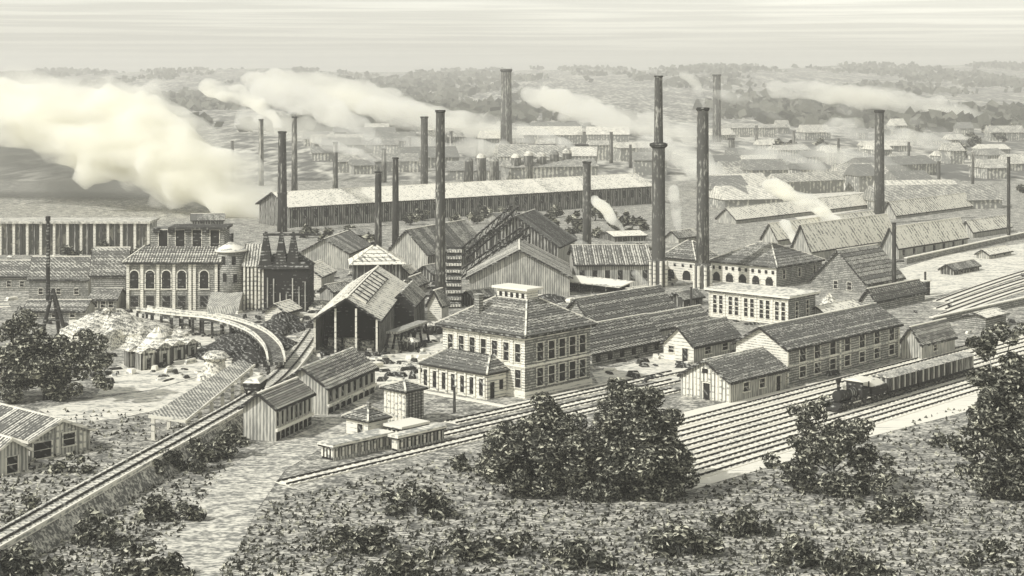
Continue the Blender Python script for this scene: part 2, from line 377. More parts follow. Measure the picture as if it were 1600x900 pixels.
sheet('meadow', [(1375, 690), (1500, 652), (1600, 640), (1600, 900), (1300, 900), (1330, 735)], 'ground', z=.02)

# ------------------------------------------------------------ railway tracks (each: two rails on a pale bed)
def track(label, px, py, x0, x1, group, gauge=1.55, bedw=2.9, bed=True, name='railway_track'):
    fr = Fr(px, py, UA); a, c = fr.tx(x0), fr.tx(x1)
    t = thing(name, label, 'railway track', fr.c, fr.a, group)
    if bed: box_part('track_bed', 'bed', t, a, c, -bedw / 2, bedw / 2, 0, .10)
    b = MB()
    for k in range(int((c - a) / 1.1)): b.box(a + .3 + k * 1.1, a + .62 + k * 1.1, -1.15, 1.15, .101, .16)
    b.build('sleepers', M['pale'], t)['kind'] = 'stuff'
    for s in (-1, 1): box_part('rail', 'rail', t, a, c, s * gauge / 2 - .09, s * gauge / 2 + .09, .10 if bed else 0, .28 if bed else .24)
    return t
ords = ['nearest the sheds', 'second from the sheds', 'third from the sheds', 'fourth from the sheds', 'fifth from the sheds', 'outermost beside the meadow']
fr0 = Fr(1200, 620, UA)
for k in range(6):
    yy = 626 + 16.3 * k
    track('straight yard track on pale ballast, ' + ords[k], 1200, yy, 1040 if k < 3 else 985, 1640, 'tracks of the wide railway yard')
sheet('track_yard', [(1085, 640), (1240, 606), (1500, 545), (1640, 515), (1640, 610), (1370, 680), (1100, 760), (1000, 790), (1000, 665)], 'bed', z=.04)
for k, (yy, nm) in enumerate(((640, 'passing closest under the hip roofed office'), (655, 'in the middle of the three before the office'), (671, 'farthest out from the office'))):
    track('siding ending by the striped shed, ' + nm, 800, yy, (705, 650, 440)[k], 1056, 'sidings in front of the office', bedw=2.4)
b = MB()

def curved_track(label, pix, group, off=0):
    P = bez([G(*p) for p in pix], 10); c = V((P[0].x, P[0].y, 0)); t = thing('railway_track', label, 'railway track', c, 0, group)
    bd = MB(); rl = (MB(), MB())
    for i in range(len(P) - 1):
        a, b_ = P[i] - c, P[i + 1] - c; n0 = V((-(b_ - a).y, (b_ - a).x, 0)).normalized()
        bd.hexa([a - n0 * 1.5, a + n0 * 1.5, b_ + n0 * 1.5, b_ - n0 * 1.5] + [p + V((0, 0, .12)) for p in (a - n0 * 1.5, a + n0 * 1.5, b_ + n0 * 1.5, b_ - n0 * 1.5)])
        for k, sg in enumerate((-.8, .8)): rl[k].bar(a + n0 * sg + V((0, 0, .24)), b_ + n0 * sg + V((0, 0, .24)), .15, .16)
    bd.build('track_bed', M['bed'], t)
    for r in rl: r.build('rail', M['rail'], t)
for k, q in enumerate((('nearest', 496), ('middle', 484), ('farthest', 472))):
    curved_track('slanting track on the right plain, %s of the three' % q[0], [(1470, q[1]), (1530, q[1] - 22), (1590, q[1] - 42), (1660, q[1] - 62)], 'slanting tracks on the right plain')
for lab, p, q in (('low dark retaining wall running out to the right edge below the curved tracks', (1455, 508), (1660, 462)), ('low wall before the long mill shed at the back right', (1415, 412), (1640, 362))):
    A, B = G(*p), G(*q); t = thing('low_wall', lab, 'wall', A); b = MB(); b.bar(V((0, 0, .6)), B - A + V((0, 0, .6)), .5, 1.2); b.build('wall', M['brick'], t); b = MB(); b.bar(V((0, 0, 1.28)), B - A + V((0, 0, 1.28)), .8, .16); b.build('coping', M['trim'], t)
# ------------------------------------------------------------ brick office with hip roof (centre)
fr = Fr(820, 622, UA); Lu, Lv = fr.tx(922), fr.ty(692); he = fr.z(528)
off = thing('brick_office', 'two storey hip roofed brick office with a lantern on its roof, in the centre', 'office building', fr.c, fr.a)
wz, wh = fr.z(596), 2.0
top = [(fr.ty(p), he - 3.25, .95, 2.35) for p in (704, 721, 738, 755.5, 773, 791, 809)]
bot = [(fr.ty(809.5), 1.2, 1.0, 2.3)]
b = MB(); facade(b, (0, 0, 0), Y_, X, Lv, he, top + bot); b.build('wall', M['brick_lit'], off)['label'] = 'front wall of brick, coloured pale as if sunlit'
rt = [(fr.tx(p), he - 3.3, 1.3, 2.35) for p in (844, 862, 878.5, 894.5, 910)]
rb = [(fr.tx(p), 1.2, 1.3, 2.3) for p in (844, 862, 878.5, 894.5, 910)]
b = MB(); facade(b, (0, 0, 0), X, Y_, Lu, he, rt + rb); b.build('wall', M['brick'], off)['label'] = 'side wall of the same brick, coloured dark for shade'
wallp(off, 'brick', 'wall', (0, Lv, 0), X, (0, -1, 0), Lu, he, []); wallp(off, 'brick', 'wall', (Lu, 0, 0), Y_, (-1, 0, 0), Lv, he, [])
wins(off, 'g', top + bot); wins(off, 'f', rt + rb)
for p in (712.5, 729.5, 747, 764, 782, 800): box_part('pilaster', 'brick_lit', off, -.12, -.003, fr.ty(p) - .28, fr.ty(p) + .28, he * .54, he - .3)
for z0, z1 in ((he * .5, he * .5 + .28), (he - .3, he - .02)):
    b = MB(); b.box(-.16, -.002, -.16, Lv + .1, z0, z1); b.box(-.001, Lu + .1, -.16, -.002, z0, z1); b.build('string_course', M['trim'], off)
b = MB(); b.box(-.22, 0, -.22, Lv + .2, 0, .7); b.box(.001, Lu + .2, -.22, -.003, 0, .7); b.build('plinth', M['stone'], off)
b = MB(); b.box(-.75, Lu + .75, -.75, Lv + .75, he, he + .32); b.build('eave_board', M['ink'], off)
mx0, mx1, my0, my1 = Lu * .5 - 1.2, Lu * .5 + 1.3, Lv * .5 - 2.9, Lv * .5 + 2.6; zt = 11.6
hip(off, 0, Lu, 0, Lv, he + .33, mx0, mx1, my0, my1, zt, n=13, over=.8)
mon = box_part('roof_lantern', 'brick_lit', off, mx0 + .1, mx1 - .1, my0 + .1, my1 - .1, zt - .2, zt + 1.25)
for k in range(5): window(mon, (mx0 + .1, my0 + .75 + k * 1.0, zt + .2), -math.pi / 2, .5, .6, depth=-.02, frame=False)
box_part('lantern_roof', 'stone', mon, mx0 - .45, mx1 + .45, my0 - .45, my1 + .45, zt + 1.26, zt + 1.55)
b = MB(); cx, cy = 2.2, Lv * .69; b.box(cx - .42, cx + .42, cy - .42, cy + .42, 8.0, 12.0); b.box(cx - .52, cx + .52, cy - .52, cy + .52, 12.001, 12.3)
b.build('chimney', M['brick'], off)
# entrance annex with its own hip roof
ax0, ay0, ay1, ah = -4.0, fr.ty(795) + .2, Lv - .1, 3.1
an = MB()
fa = [(ax0 + 1.1, 0, .9, 2.1), (ax0 + 2.8, .9, .8, 1.3)]
facade(an, (ax0, ay0, 0), X, Y_, -ax0 - .25, ah, [(c - ax0, z, w, h) for c, z, w, h in fa])
facade(an, (ax0, ay1, 0), X, (0, -1, 0), -ax0 - .25, ah, [])
LA = ay1 - ay0
ga = [(1.0 + k * (LA - 1.6) / 6, .35, .75, 2.2) for k in range(7)]
facade(an, (ax0, ay0, 0), Y_, X, LA, ah, ga)
axo = an.build('entrance_annex', M['stone'], off)
for c, z, w, h in fa: window(axo, (c, ay0, z), 0, w, h, frame=False, name='door' if z < .1 else 'window')
for c, z, w, h in ga: window(axo, (ax0, ay0 + c, z), -math.pi / 2, w, h, frame=False)
for k in range(8): box_part('post', 'trim', axo, ax0 - .18, ax0 - .003, ay0 + .35 + k * (LA - 1.6) / 6 - .14, ay0 + .35 + k * (LA - 1.6) / 6 + .14, 0, ah - .05)
b = MB(); b.box(ax0 - .4, -.25, ay0 - .4, ay1 + .3, ah, ah + .2); b.build('annex_eave', M['ink'], off)
hip(off, ax0, -.3, ay0, ay1, ah + .21, -1.0, -.3, ay0 + 2.2, ay1 - 1.8, 5.0, n=6, over=.4, name='annex_roof')
# pavement kerb round the office
b = MB()
for q in ((-6.2, Lu + 3, -2.4, -1.7), (-6.2, -5.5, -1.699, Lv + .5)): b.box(q[0], q[1], q[2], q[3], 0, .15)
kb = b.build('kerb', M['stone']); kb.location = fr.c; kb.rotation_euler = (0, 0, fr.a); kb['kind'] = 'structure'
b = MB(); b.box(-6.2, Lu + 20, -3.6, -2.41, 0, .05); kb = b.build('path', M['bed']); kb.location = fr.c; kb.rotation_euler = (0, 0, fr.a); kb['kind'] = 'structure'

# ------------------------------------------------------------ right hand warehouses
def px_gable(px, py, left, right, eave_y, peak, ang=UA):
    fr = Fr(px, py, ang); W = fr.ty(left); L = fr.tx(right); he = fr.z(eave_y); hr = fr.z(peak, 0, W / 2)
    return fr, L, W, he, hr
# small striped gabled shed
fr, L, W, he, hr = px_gable(1141, 630, 1064, 1229, 597, 564)
gab = [(W * .47, 0, 1.05, 2.1)]
sd = [(fr.tx(p), 1.0, 1.3, 1.15) for p in (1166, 1191)] + [(fr.tx(1216), 0.0, 1.1, 2.0)]
sh = gabled('small_shed', 'low gabled shed with a white boarded gable and dark door, joined to the long warehouse', 'shed', fr, L - .2, W, he, hr, wall='plank', gwall='plank', roof='roof', n=9, mode='course', side=sd, gab=gab)
for k in range(13):                                                # pale boards on the gable
    y0 = .15 + k * (W - .3) / 13; y1 = y0 + (W - .3) / 13 * .55; ym = (y0 + y1) / 2
    zt_ = he + (hr - he) * (1 - abs(ym - W / 2) / (W / 2)) - .55
    z0 = 2.3 if abs(ym - W * .47) < .85 else .05
    box_part('board', 'trim', sh, -.1, -.004, y0, y1, z0, zt_)
box_part('louvre', 'void', sh, -.16, -.103, W / 2 - .4, W / 2 + .4, he + .7, he + 1.25)
# long two storey warehouse
fr, L, W, he, hr = px_gable(1230, 603, 1150, 1405, 545, 512)
cols = [fr.tx(p) for p in (1254, 1277, 1301, 1324, 1347, 1370, 1393)]
sd = [(c, he - 2.2, 1.5, 1.8) for c in cols] + [(c, .7, 1.5, 1.45) for c in cols]
gab = [(W * .5, he + .0 - 1.6, .9, .9)]
wh_ = gabled('long_warehouse', 'long two storey warehouse with seven windows on each floor beside the tracks', 'warehouse', fr, L, W, he, hr, wall='brick', gwall='brick_lit', roof='roof', n=12, mode='course', side=sd, gab=gab, over=.45)  # sunlit and shaded tones painted into gable and long side
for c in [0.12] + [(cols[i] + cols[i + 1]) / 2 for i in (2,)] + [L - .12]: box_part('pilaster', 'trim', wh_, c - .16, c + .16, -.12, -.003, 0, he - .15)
box_part('string_course', 'trim', wh_, .3, L - .3, -.1, -.002, he * .50, he * .50 + .2)
# gabled shed behind
fr, L, W, he, hr = px_gable(1084, 567, 1037, 1156, 541, 512)
gabled('small_shed', 'small pale gabled shed with one door and one window, behind the striped shed', 'shed', fr, L, W, he, hr, wall='plank', gwall='stone', roof='roof', n=7, mode='course',
       side=[(fr.tx(1106), .9, 1.5, 1.0), (fr.tx(1133), .9, 1.5, 1.0)], gab=[(W * .28, 0, 1.0, 1.95), (W * .74, 1.1, .95, .9)])
# lean sheds at the far end of the warehouse
fr, L, W, he, hr = px_gable(1440, 562, 1408, 1492, 538, 512)
gabled('small_shed', 'low boarded shed past the far end of the long warehouse, half behind the right tree', 'shed', fr, L, W, he, hr, wall='plank', roof='roof', n=6, mode='course', side=[(L * .4, .8, 1.0, .9)])

# white flat roofed building
fr = Fr(1232, 509, UA); Lv, Lu, he = fr.ty(1108), fr.tx(1274), fr.z(468)
t = thing('white_block', 'white flat roofed two storey block with paired windows below the tall stacks', 'works building', fr.c, fr.a)
ps = []
for k in range(5):
    c = fr.ty(1232 - 24.3 * k - 13); ps += [c - .62, c + .62]
ops = [(c, z, .72, 1.5) for c in ps for z in (.75, he - 2.05)]
b = MB(); facade(b, (0, 0, 0), Y_, X, Lv, he, ops); b.build('wall', M['stone'], t); wins(t, 'g', ops, fm='trim')
so = [(Lu * q, z, .8, 1.4) for q in (.3, .7) for z in (.75, he - 2.05)]
b = MB(); facade(b, (0, 0, 0), X, Y_, Lu, he, so); b.build('wall', M['brick'], t); wins(t, 'f', so)
wallp(t, 'brick', 'wall', (0, Lv, 0), X, (0, -1, 0), Lu, he, []); wallp(t, 'brick', 'wall', (Lu, 0, 0), Y_, (-1, 0, 0), Lv, he, [])
box_part('cornice', 'ink', t, -.5, Lu + .5, -.5, Lv + .5, he, he + .22); box_part('roof', 'trim', t, -.65, Lu + .65, -.65, Lv + .65, he + .222, he + .6)
for k in range(6): box_part('pilaster', 'stone', t, -.14, -.003, Lv * k / 5 - .2 + (.2 if k == 0 else 0), Lv * k / 5 + .2 - (.2 if k == 5 else 0), 0, he - .01)

# arcaded engine houses
def arcade(label, px, py, left, right, eave, ridge_z, n_arch, sidew=0):
    fr = Fr(px, py, UA); Lv, Lu, he = fr.ty(left), fr.tx(right), fr.z(eave)
    t = thing('engine_house', label, 'engine house', fr.c, fr.a)
    so = [(Lu * (k + .5) / max(1, sidew), he * .38, 1.0, 1.7) for k in range(sidew)]
    b = MB(); facade(b, (0, 0, 0), Y_, X, Lv, he, []); b.build('wall', M['stone'], t)
    wallp(t, 'brick', 'wall', (0, 0, 0), X, Y_, Lu, he, so); wallp(t, 'brick', 'wall', (0, Lv, 0), X, (0, -1, 0), Lu, he, []); wallp(t, 'brick', 'wall', (Lu, 0, 0), Y_, (-1, 0, 0), Lv, he, [])
    wins(t, 'f', so)
    for k in range(n_arch): window(t, (0, Lv * (k + .5) / n_arch, .1), -math.pi / 2, min(2.2, Lv / n_arch * .62), he * .5, arch=True, name='archway', mat='void')
    for k in range(n_arch * 2): window(t, (0, Lv * (k + .5) / n_arch / 2, he * .66), -math.pi / 2, .62, .7, depth=-.02, frame=False)
    box_part('eave_board', 'ink', t, -.5, Lu + .5, -.5, Lv + .5, he, he + .25)
    hip(t, 0, Lu, 0, Lv, he + .26, Lu * .5 - .15, Lu * .5 + .15, min(Lu * .5, Lv * .42), Lv - min(Lu * .5, Lv * .42), ridge_z, n=9, over=.55)
    return t
arcade('arcaded engine house with white arches and a broad hip roof, right of the thickest stack', 1213, 449, 1110, 1284, 419, 7.6, 5, 3)
arcade('narrow arcaded house with hip roof squeezed between the two tallest stacks', 1086, 440, 1036, 1120, 408, 7.6, 2)
# slate roofed gable house with tall pole stack
fr, L, W, he, hr = px_gable(1353, 458, 1268, 1412, 444, 392)
gabled('gable_house', 'steep slate roofed house with a plain gable, below the pole stack', 'works building', fr, L, W, he, hr, wall='brick', gwall='brick', roof='roof', n=9, mode='course', gap=.16,
       gab=[(W * .3, .3, .9, 1.5), (W * .55, .3, .9, 1.5)])
# long low mill sheds beyond
def mill(label, px, py, left, right, eave, peak, roof='roof_pale', n=14, side=0, name='mill_shed', wall='plank', ang=UA, mode='seam', group=None):
    fr, L, W, he, hr = px_gable(px, py, left, right, eave, peak, ang)
    sd = [(L * (k + .5) / side, he * .25, min(1.2, L / side * .4), he * .5) for k in range(side)]
    return gabled(name, label, 'mill shed', fr, L, W, he, hr, wall=wall, gwall=wall, roof=roof, n=n, mode=mode, side=sd, frame=False, over=.4, gap=.12, group=group)
mill('long pale roofed mill shed behind the steep slate roof, with windows in its wall', 1404, 405, 1378, 1512, 387, 356, side=7)
mill('pale roofed mill shed behind the broad hip roof, below a wisp of steam', 1268, 408, 1236, 1400, 392, 352, side=0)
mill('low pale mill shed farthest back, just right of the thick right stack', 1400, 342, 1378, 1518, 336, 316, n=10)
mill('low shed stretching left of the thick right stack, far side of the mill', 1150, 350, 1120, 1362, 343, 326, n=14)
mill('wide low mill shed between two steam wisps at the back', 1215, 384, 1190, 1375, 374, 350, n=16)
mill('low pale roofed shed on the flat by the pole at the right edge', 1520, 372, 1500, 1580, 362, 346, n=8)
mill('long low workshop with a long grey roof to the right of the steep slate roof', 1368, 486, 1346, 1445, 470, 452, roof='roof', n=9, mode='course', wall='brick')
# steam hut tower on the flat
fr = Fr(1448, 462, UA); t = thing('lookout_hut', 'small dark upright hut standing by the bend in the tracks', 'hut', fr.c, fr.a)
box_part('wall', 'ink', t, 0, 1.3, 0, 1.3, 0, 2.6); box_part('roof', 'trim', t, -.2, 1.5, -.2, 1.5, 2.6, 2.8); box_part('pipe', 'iron', t, .5, .8, .5, .8, 2.8, 4.4)
fr, L, W, he, hr = px_gable(1540, 516, 1508, 1572, 497, 490)
t = gabled('small_shed', 'little flat topped hut half lost in the crown of the right tree', 'shed', fr, L, W, he, hr, wall='brick', roof='roof_pale', n=5)
# domed heap and low sheds behind white block
def mound(name, label, cat, px, py, rx, ry, h, mat, seed, rough=.18, n=26):
    c = G(px, py); b = MB(); rr = 9
    for j in range(rr + 1):
        f = j / rr
        for k in range(n):
            a = 2 * math.pi * k / n
            q = noise.noise(V((math.cos(a) * 1.6 + seed, math.sin(a) * 1.6, f * 2.4)))
            r = (1 - f) ** .75 * (1 + rough * 1.6 * q)
            b.v.append((rx * r * math.cos(a), ry * r * math.sin(a), h * f ** .85 * (1 + rough * noise.noise(V((a * 2, f * 6, seed)))) - (.15 if j == 0 else 0)))
    for j in range(rr):
        for k in range(n):
            a, d = j * n + k, j * n + (k + 1) % n; b.f.append((a, d, d + n, a + n)); b.m.append(0)
    o = b.build(name, M[mat]); o.location = c
    if label: tag(o, label, cat)
    return o
mound('ore_heap', 'grey rounded ore heap behind the white flat roofed block', 'heap', 1296, 492, 2.6, 2.4, 3.6, 'rock', 3)
mill('low pale roof between the white block and the long warehouse', 1292, 503, 1262, 1345, 492, 480, n=8, roof='roof_pale')

# ------------------------------------------------------------ sheds behind the office
mill('long grey roofed shed directly behind the office, facing the forecourt', 925, 573, 868, 1035, 552, 512, roof='roof', n=10, mode='course', wall='brick', side=6)
mill('second grey roofed shed, behind the one at the forecourt', 930, 528, 870, 1060, 512, 468, roof='roof', n=9, mode='course', wall='brick')
mill('low shed whose ridge leads to the white block', 1022, 530, 990, 1108, 515, 494, roof='roof', n=6, mode='course', wall='plank')
# dark open wagon shed
fr = Fr(968, 463, UA); Lv, he = fr.ty(822), fr.z(440, 0, 8)
t = thing('open_shed', 'long dark open fronted shed with a thin pale roof behind the office lantern', 'shed', fr.c, fr.a)
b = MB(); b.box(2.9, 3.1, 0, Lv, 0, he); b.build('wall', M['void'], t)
b = MB(); b.slab([(-.8, -.6, he - .2), (3.6, -.6, he + .5), (3.6, Lv + .6, he + .5), (-.8, Lv + .6, he - .2)], .2); b.build('roof', M['trim'], t)
for k in range(8): box_part('post', 'ink', t, 0, .22, Lv * k / 7 - .11, Lv * k / 7 + .11, 0, he - .3)
# long pale shed ending at the stack with the collar
mill('long low shed with a flat grey roof running up to the collared stack', 900, 448, 890, 1018, 414, 384, roof='roof_x', n=16, ang=0.03, wall='plank', side=6)
# big converter house: two gables
fr, L, W, he, hr = px_gable(890, 462, 733, 890, 432, 391, ang=math.pi / 2)
L = 22
cv = gabled('converter_house', 'wide low gabled converter house with a boarded front, left of the collared stack', 'works building', fr, L, W, he, hr, wall='plank', gwall='plank', roof='roof_x', n=12, side=[], gab=[], over=.6)
fr, L, W, he, hr = px_gable(872, 430, 742, 930, 385, 338, ang=math.pi * .42)
cv = gabled('casting_house', 'tall casting house with ribbed steep roofs rising behind the converter house', 'works building', fr, 16, W, he, hr, wall='plank', gwall='plank_dark', roof='roof_dark', n=10, gap=.2, over=.5,
            gab=[(W * q, he * .3, 1.3, 2.2) for q in (.2, .4, .6, .8)])
# inclined hoist bridges leaning on the casting house
for lab, p, q, za, zb in (('upper inclined hoist bridge leaning on the casting house', (722, 440), (806, 425), 4.5, 12.4), ('lower inclined hoist bridge leaning on the casting house', (724, 452), (822, 440), 2.0, 9.5)):
    A, B = G(*p), G(*q); t = thing('hoist_bridge', lab, 'hoist', A)
    d = B - A; n_ = V((-d.y, d.x, 0)).normalized() * .9
    A0, B0 = V((0, 0, za)), d + V((0, 0, zb))
    for s in (-1, 1):
        for dz, nm in ((0, 'lower_chord'), (1.6, 'upper_chord')):
            b = MB(); b.bar(A0 + n_ * s + V((0, 0, dz)), B0 + n_ * s + V((0, 0, dz)), .28, .28); b.build(nm, M['ink'], t)
    K = 9
    for k in range(K):
        b = MB(); P0 = A0.lerp(B0, k / K); P1 = A0.lerp(B0, (k + 1) / K)
        for s in (-1, 1): b.bar(P0 + n_ * s, P1 + n_ * s + V((0, 0, 1.6)), .14, .14); b.bar(P0 + n_ * s, P0 + n_ * s + V((0, 0, 1.6)), .14, .14)
        b.build('lattice', M['ink'], t)
    for k in range(1, 6, 2):
        P0 = A0.lerp(B0, k / 5)
        b = MB()
        for s in (-1, 1): b.bar(P0 + n_ * s, V((P0.x, P0.y, 0)) + n_ * s, .3, .3, up=V((1, 0, 0)))
        b.build('leg', M['ink'], t)
# pile of plates beside the tall centre-left stack
fr = Fr(722, 482, 0); 
t = thing('plate_stack', 'ladder like stack of pale slabs beside the tall stack left of the office', 'stack of slabs', fr.c, 0)
for k in range(9):
    box_part('slab', 'roof_mid', t, -3.0 + RND.uniform(-.15, .15), -.2, k * .55, k * .55 + 2.0, k * 1.15 + .25, k * 1.15 + .7)
b = MB(); b.hexa([(-2.9, .3, 0), (-.3, .3, 0), (-.3, 7.4, 0), (-2.9, 7.4, 0), (-2.9, 5.2, 10.2), (-.3, 5.2, 10.2), (-.3, 7.4, 10.2), (-2.9, 7.4, 10.2)]); b.build('bed_frame', M['ink'], t)

# ------------------------------------------------------------ long white-roofed mill (back)
fr = Fr(452, 356, 0); e = G(1018, 318); fr = Fr(452, 356, math.atan2(e.y - fr.c.y, e.x - fr.c.x))
L = fr.tx(1018); he, hr = fr.z(323), fr.z(299, 0, 14)
gabled('rail_mill', 'very long mill with one unbroken white roof stretching across the middle distance', 'mill', fr, L, 16, he, fr.z(301, 0, 8), wall='plank_dark', gwall='plank_dark', roof='roof_pale', n=34, gap=.12, over=.8,
       side=[(L * (k + .5) / 40, he * .40, L / 120, he * .42) for k in range(40)], frame=False)

# ------------------------------------------------------------ left works: furnace house with arched windows
fr = Fr(198, 484, 0.0); L = fr.tx(340); he = fr.z(412); W = 15
t = thing('furnace_house', 'long furnace house with dark arched windows and raised clerestory', 'works building', fr.c, fr.a)
for q in (((0, 0, 0), X, Y_, L), ((0, W, 0), X, (0, -1, 0), L), ((0, 0, 0), Y_, X, W), ((L, 0, 0), Y_, (-1, 0, 0), W)): wallp(t, 'brick', 'wall', *q, he, [])
for p in (210, 234.5, 260, 284, 319):
    window(t, (fr.tx(p), 0, he - 4.4), 0, 1.7, 3.3, arch=True, mat='void')
    window(t, (fr.tx(p), 0, he - 7.6), 0, 1.4, 1.9, depth=-.02, frame=True, fm='brick')
for p in (200, 222, 247, 272, 297, 304, 338): box_part('pilaster', 'brick_lit', t, fr.tx(p) - .25, fr.tx(p) + .25, -.22, -.003, 0, he - .05)
box_part('eave_board', 'ink', t, -.6, L + .5, -.7, W + .6, he, he + .3)
hip(t, 0, L, 0, W, he + .31, 2.2, L - .5, 4.4, W - 4, he + 2.6, n=7, over=.6, mat='roof_x')
c0, c1 = fr.tx(226), fr.tx(343)
zc = he + 2.5; cl = box_part('clerestory', 'brick', t, c0, c1, 4.8, W - 4.5, zc, zc + 3.1)
for p in (243, 270, 296.5, 325): 
    window(cl, (fr.tx(p) + .35, 4.8, zc + .1), 0, 1.6, 2.9, depth=-.03, mat='void', fm='trim', name='clerestory_opening')  # flat black panels painted for the shade inside the clerestory openings
box_part('clerestory_roof', 'iron', t, c0 + 3.2, c1 + .5, 4.2, W - 4, zc + 3.1, zc + 3.5)
for p in (233, 256, 283, 311): box_part('vent_block', 'ink', t, fr.tx(p) - .2, fr.tx(p) + .9, 4.3, 5.3, zc + 2.5, zc + 3.3 + RND.random() * .3)
# round tower with white conical roof
c = G(361, 482); t = thing('round_tower', 'round tower under a white conical roof between the furnace house and the spires', 'tower', c)
r = 2.35; zt = CH - (392 - HOR) * c.y / FP
b = MB(); b.rings([(r, 0), (r, zt)], 22); b.build('wall', M['brick'], t, True)
b = MB(); b.rings([(r + .5, zt), (r + .5, zt + .2), (.15, zt + 1.7)], 22); b.build('roof', M['trim'], t)
b = MB(); b.rings([(.45, zt + 1.3), (.45, zt + 3.2)], 10); b.build('vent_pipe', M['ink'], t)
for a, z0 in ((-2.0, zt - 2.2), (-1.2, zt - 2.2), (-1.9, zt - 5.2), (-1.1, zt - 5.4)):
    window(t, (r * math.cos(a), r * math.sin(a), z0), a + math.pi / 2, .7, 1.5, depth=-.01, mat='void', frame=False)
b = MB(); b.hexa([(-3.2, -6.5, 0), (2.4, -6.5, 0), (2.4, -2.0, 0), (-3.2, -2.0, 0), (-3.2, -6.0, 1.2), (2.4, -6.0, 1.2), (2.4, -2.0, 3.2), (-3.2, -2.0, 3.2)]); b.build('ramp', M['plank'], t)
# fluted bin house
fr = Fr(382, 484, 0); L = fr.tx(411); he = fr.z(416)
t = thing('bin_house', 'bin house with tall white posts next to the dark spires', 'works building', fr.c, 0)
b = MB(); b.box(0, L, 0, 7, 0, he); b.build('wall', M['plank_dark'], t)
for k in range(6): box_part('post', 'trim', t, L * k / 5 - .16, L * k / 5 + .16, -.35, -.003, 0, he - .02)
b = MB(); b.hexa([(-.4, -.5, he), (L + .3, -.5, he), (L + .3, 7.4, he), (-.4, 7.4, he), (-.4, 3, he + 3.6), (L + .3, 3, he + 3.6), (L + .3, 4, he + 3.6), (-.4, 4, he + 3.6)]); b.build('roof', M['roof_x'], t)
# dark spired charging house
fr = Fr(413, 487, 0); L = fr.tx(482); he = fr.z(420)
t = thing('charging_house', 'black charging house with three steep dark spires beside the smoke', 'works building', fr.c, 0)
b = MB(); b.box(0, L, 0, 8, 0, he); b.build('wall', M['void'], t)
b = MB(); b.hexa([(-.3, -.4, he), (L + .3, -.4, he), (L + .3, 8.3, he), (-.3, 8.3, he), (1, 3.5, he + 2.2), (L - 2, 3.5, he + 2.2), (L - 2, 4.5, he + 2.2), (1, 4.5, he + 2.2)]); b.build('roof', M['ink'], t)
for p, zt_ in ((413, 361), (437, 363), (456, 362), ):
    xx = fr.tx(p); zt2 = fr.z(zt_, 0, 2)
    b = MB(); b.hexa([(xx - 1.25, .6, he - .2), (xx + 1.25, .6, he - .2), (xx + 1.25, 3.4, he - .2), (xx - 1.25, 3.4, he - .2), (xx - .2, 1.8, zt2), (xx + .2, 1.8, zt2), (xx + .2, 2.2, zt2), (xx - .2, 2.2, zt2)]); b.build('spire', M['ink'], t)
for k in range(7): box_part('post', 'plank', t, L * (k + .5) / 7 - .1, L * (k + .5) / 7 + .1, -.2, -.003, .2, he * RND.uniform(.4, .8))
box_part('gantry', 'ink', t, -.5, L + 2, 1.7, 2.3, fr.z(366, 0, 2) - .25, fr.z(366, 0, 2) + .15)

# ------------------------------------------------------------ big open casting shed with slatted ridge light
fr = Fr(592, 556, math.radians(88)); W = fr.ty(491); he = fr.z(499); hr = fr.z(467, 0, W / 2); L = 40
t = gabled('open_shed', 'big open gabled shed with a black interior and a slatted ridge opening', 'shed', fr, L, W, he, hr, wall='plank_dark', gwall='plank_dark', roof='roof_pale', n=24, over=.5, gap=.16, open_gable=True, edge='ink')
b = MB(); b.box(9, 9.2, .2, W - .2, 0, he); b.face([(9, .2, he), (9, W - .2, he), (9, W / 2, hr - .2)]); b.build('shade_panel', M['void'], t)  # black sheet painted for the shade deep inside the shed
for k in range(4): box_part('post', 'trim', t, .02, .3, W * (.02 + .32 * k), W * (.02 + .32 * k) + .28, 0, he - .05 + (1.6 if k in (1, 2) else 0))
e1 = V((0, W / 2, hr - he)).normalized(); e2 = V((0, -W / 2, hr - he)).normalized(); S = V((0, W / 2, hr - he)).length
for y0, e, sgn in ((0, e1, 1), (W, e2, -1)):
    p = V((4, y0, he + .33)) + e * (S * .48); q = p + e * S * .5; b = MB()
    b.slab([p, p + V((30, 0, 0)), q + V((30, 0, 0)), q] if sgn > 0 else [p + V((30, 0, 0)), p, q, q + V((30, 0, 0))], .05)
    lt = b.build('ridge_opening', M['void'], t)
    for k in range(9):
        xx = 4.3 + k * 3.3; P0 = V((xx, y0, he + .4)) + e * (S * .49); P1 = V((xx, y0, he + .4)) + e * (S * .93)
        b = MB(); b.bar(P0, P1, 1.25, .22, up=e.cross(V((1, 0, 0)))); b.build('slat', M['trim'], lt)
# things inside / on the shed floor
for k, (px, py, h) in enumerate(((520, 548, 1.4), (545, 552, 1.8), (570, 550, 1.2))):
    c = G(px, py); o = box_part('ingot_stack', 'rock', None, -1, 1, -.6, .6, 0, h); o.location = c + V((0, 3, 0)); o.rotation_euler = (0, 0, .3 * k)
    tag(o, ('pale ingot stack at the left of the open shed mouth', 'tallest ingot stack in the middle of the open shed mouth', 'low ingot stack at the right of the open shed mouth')[k], 'stack', 'ingot stacks in the open shed')
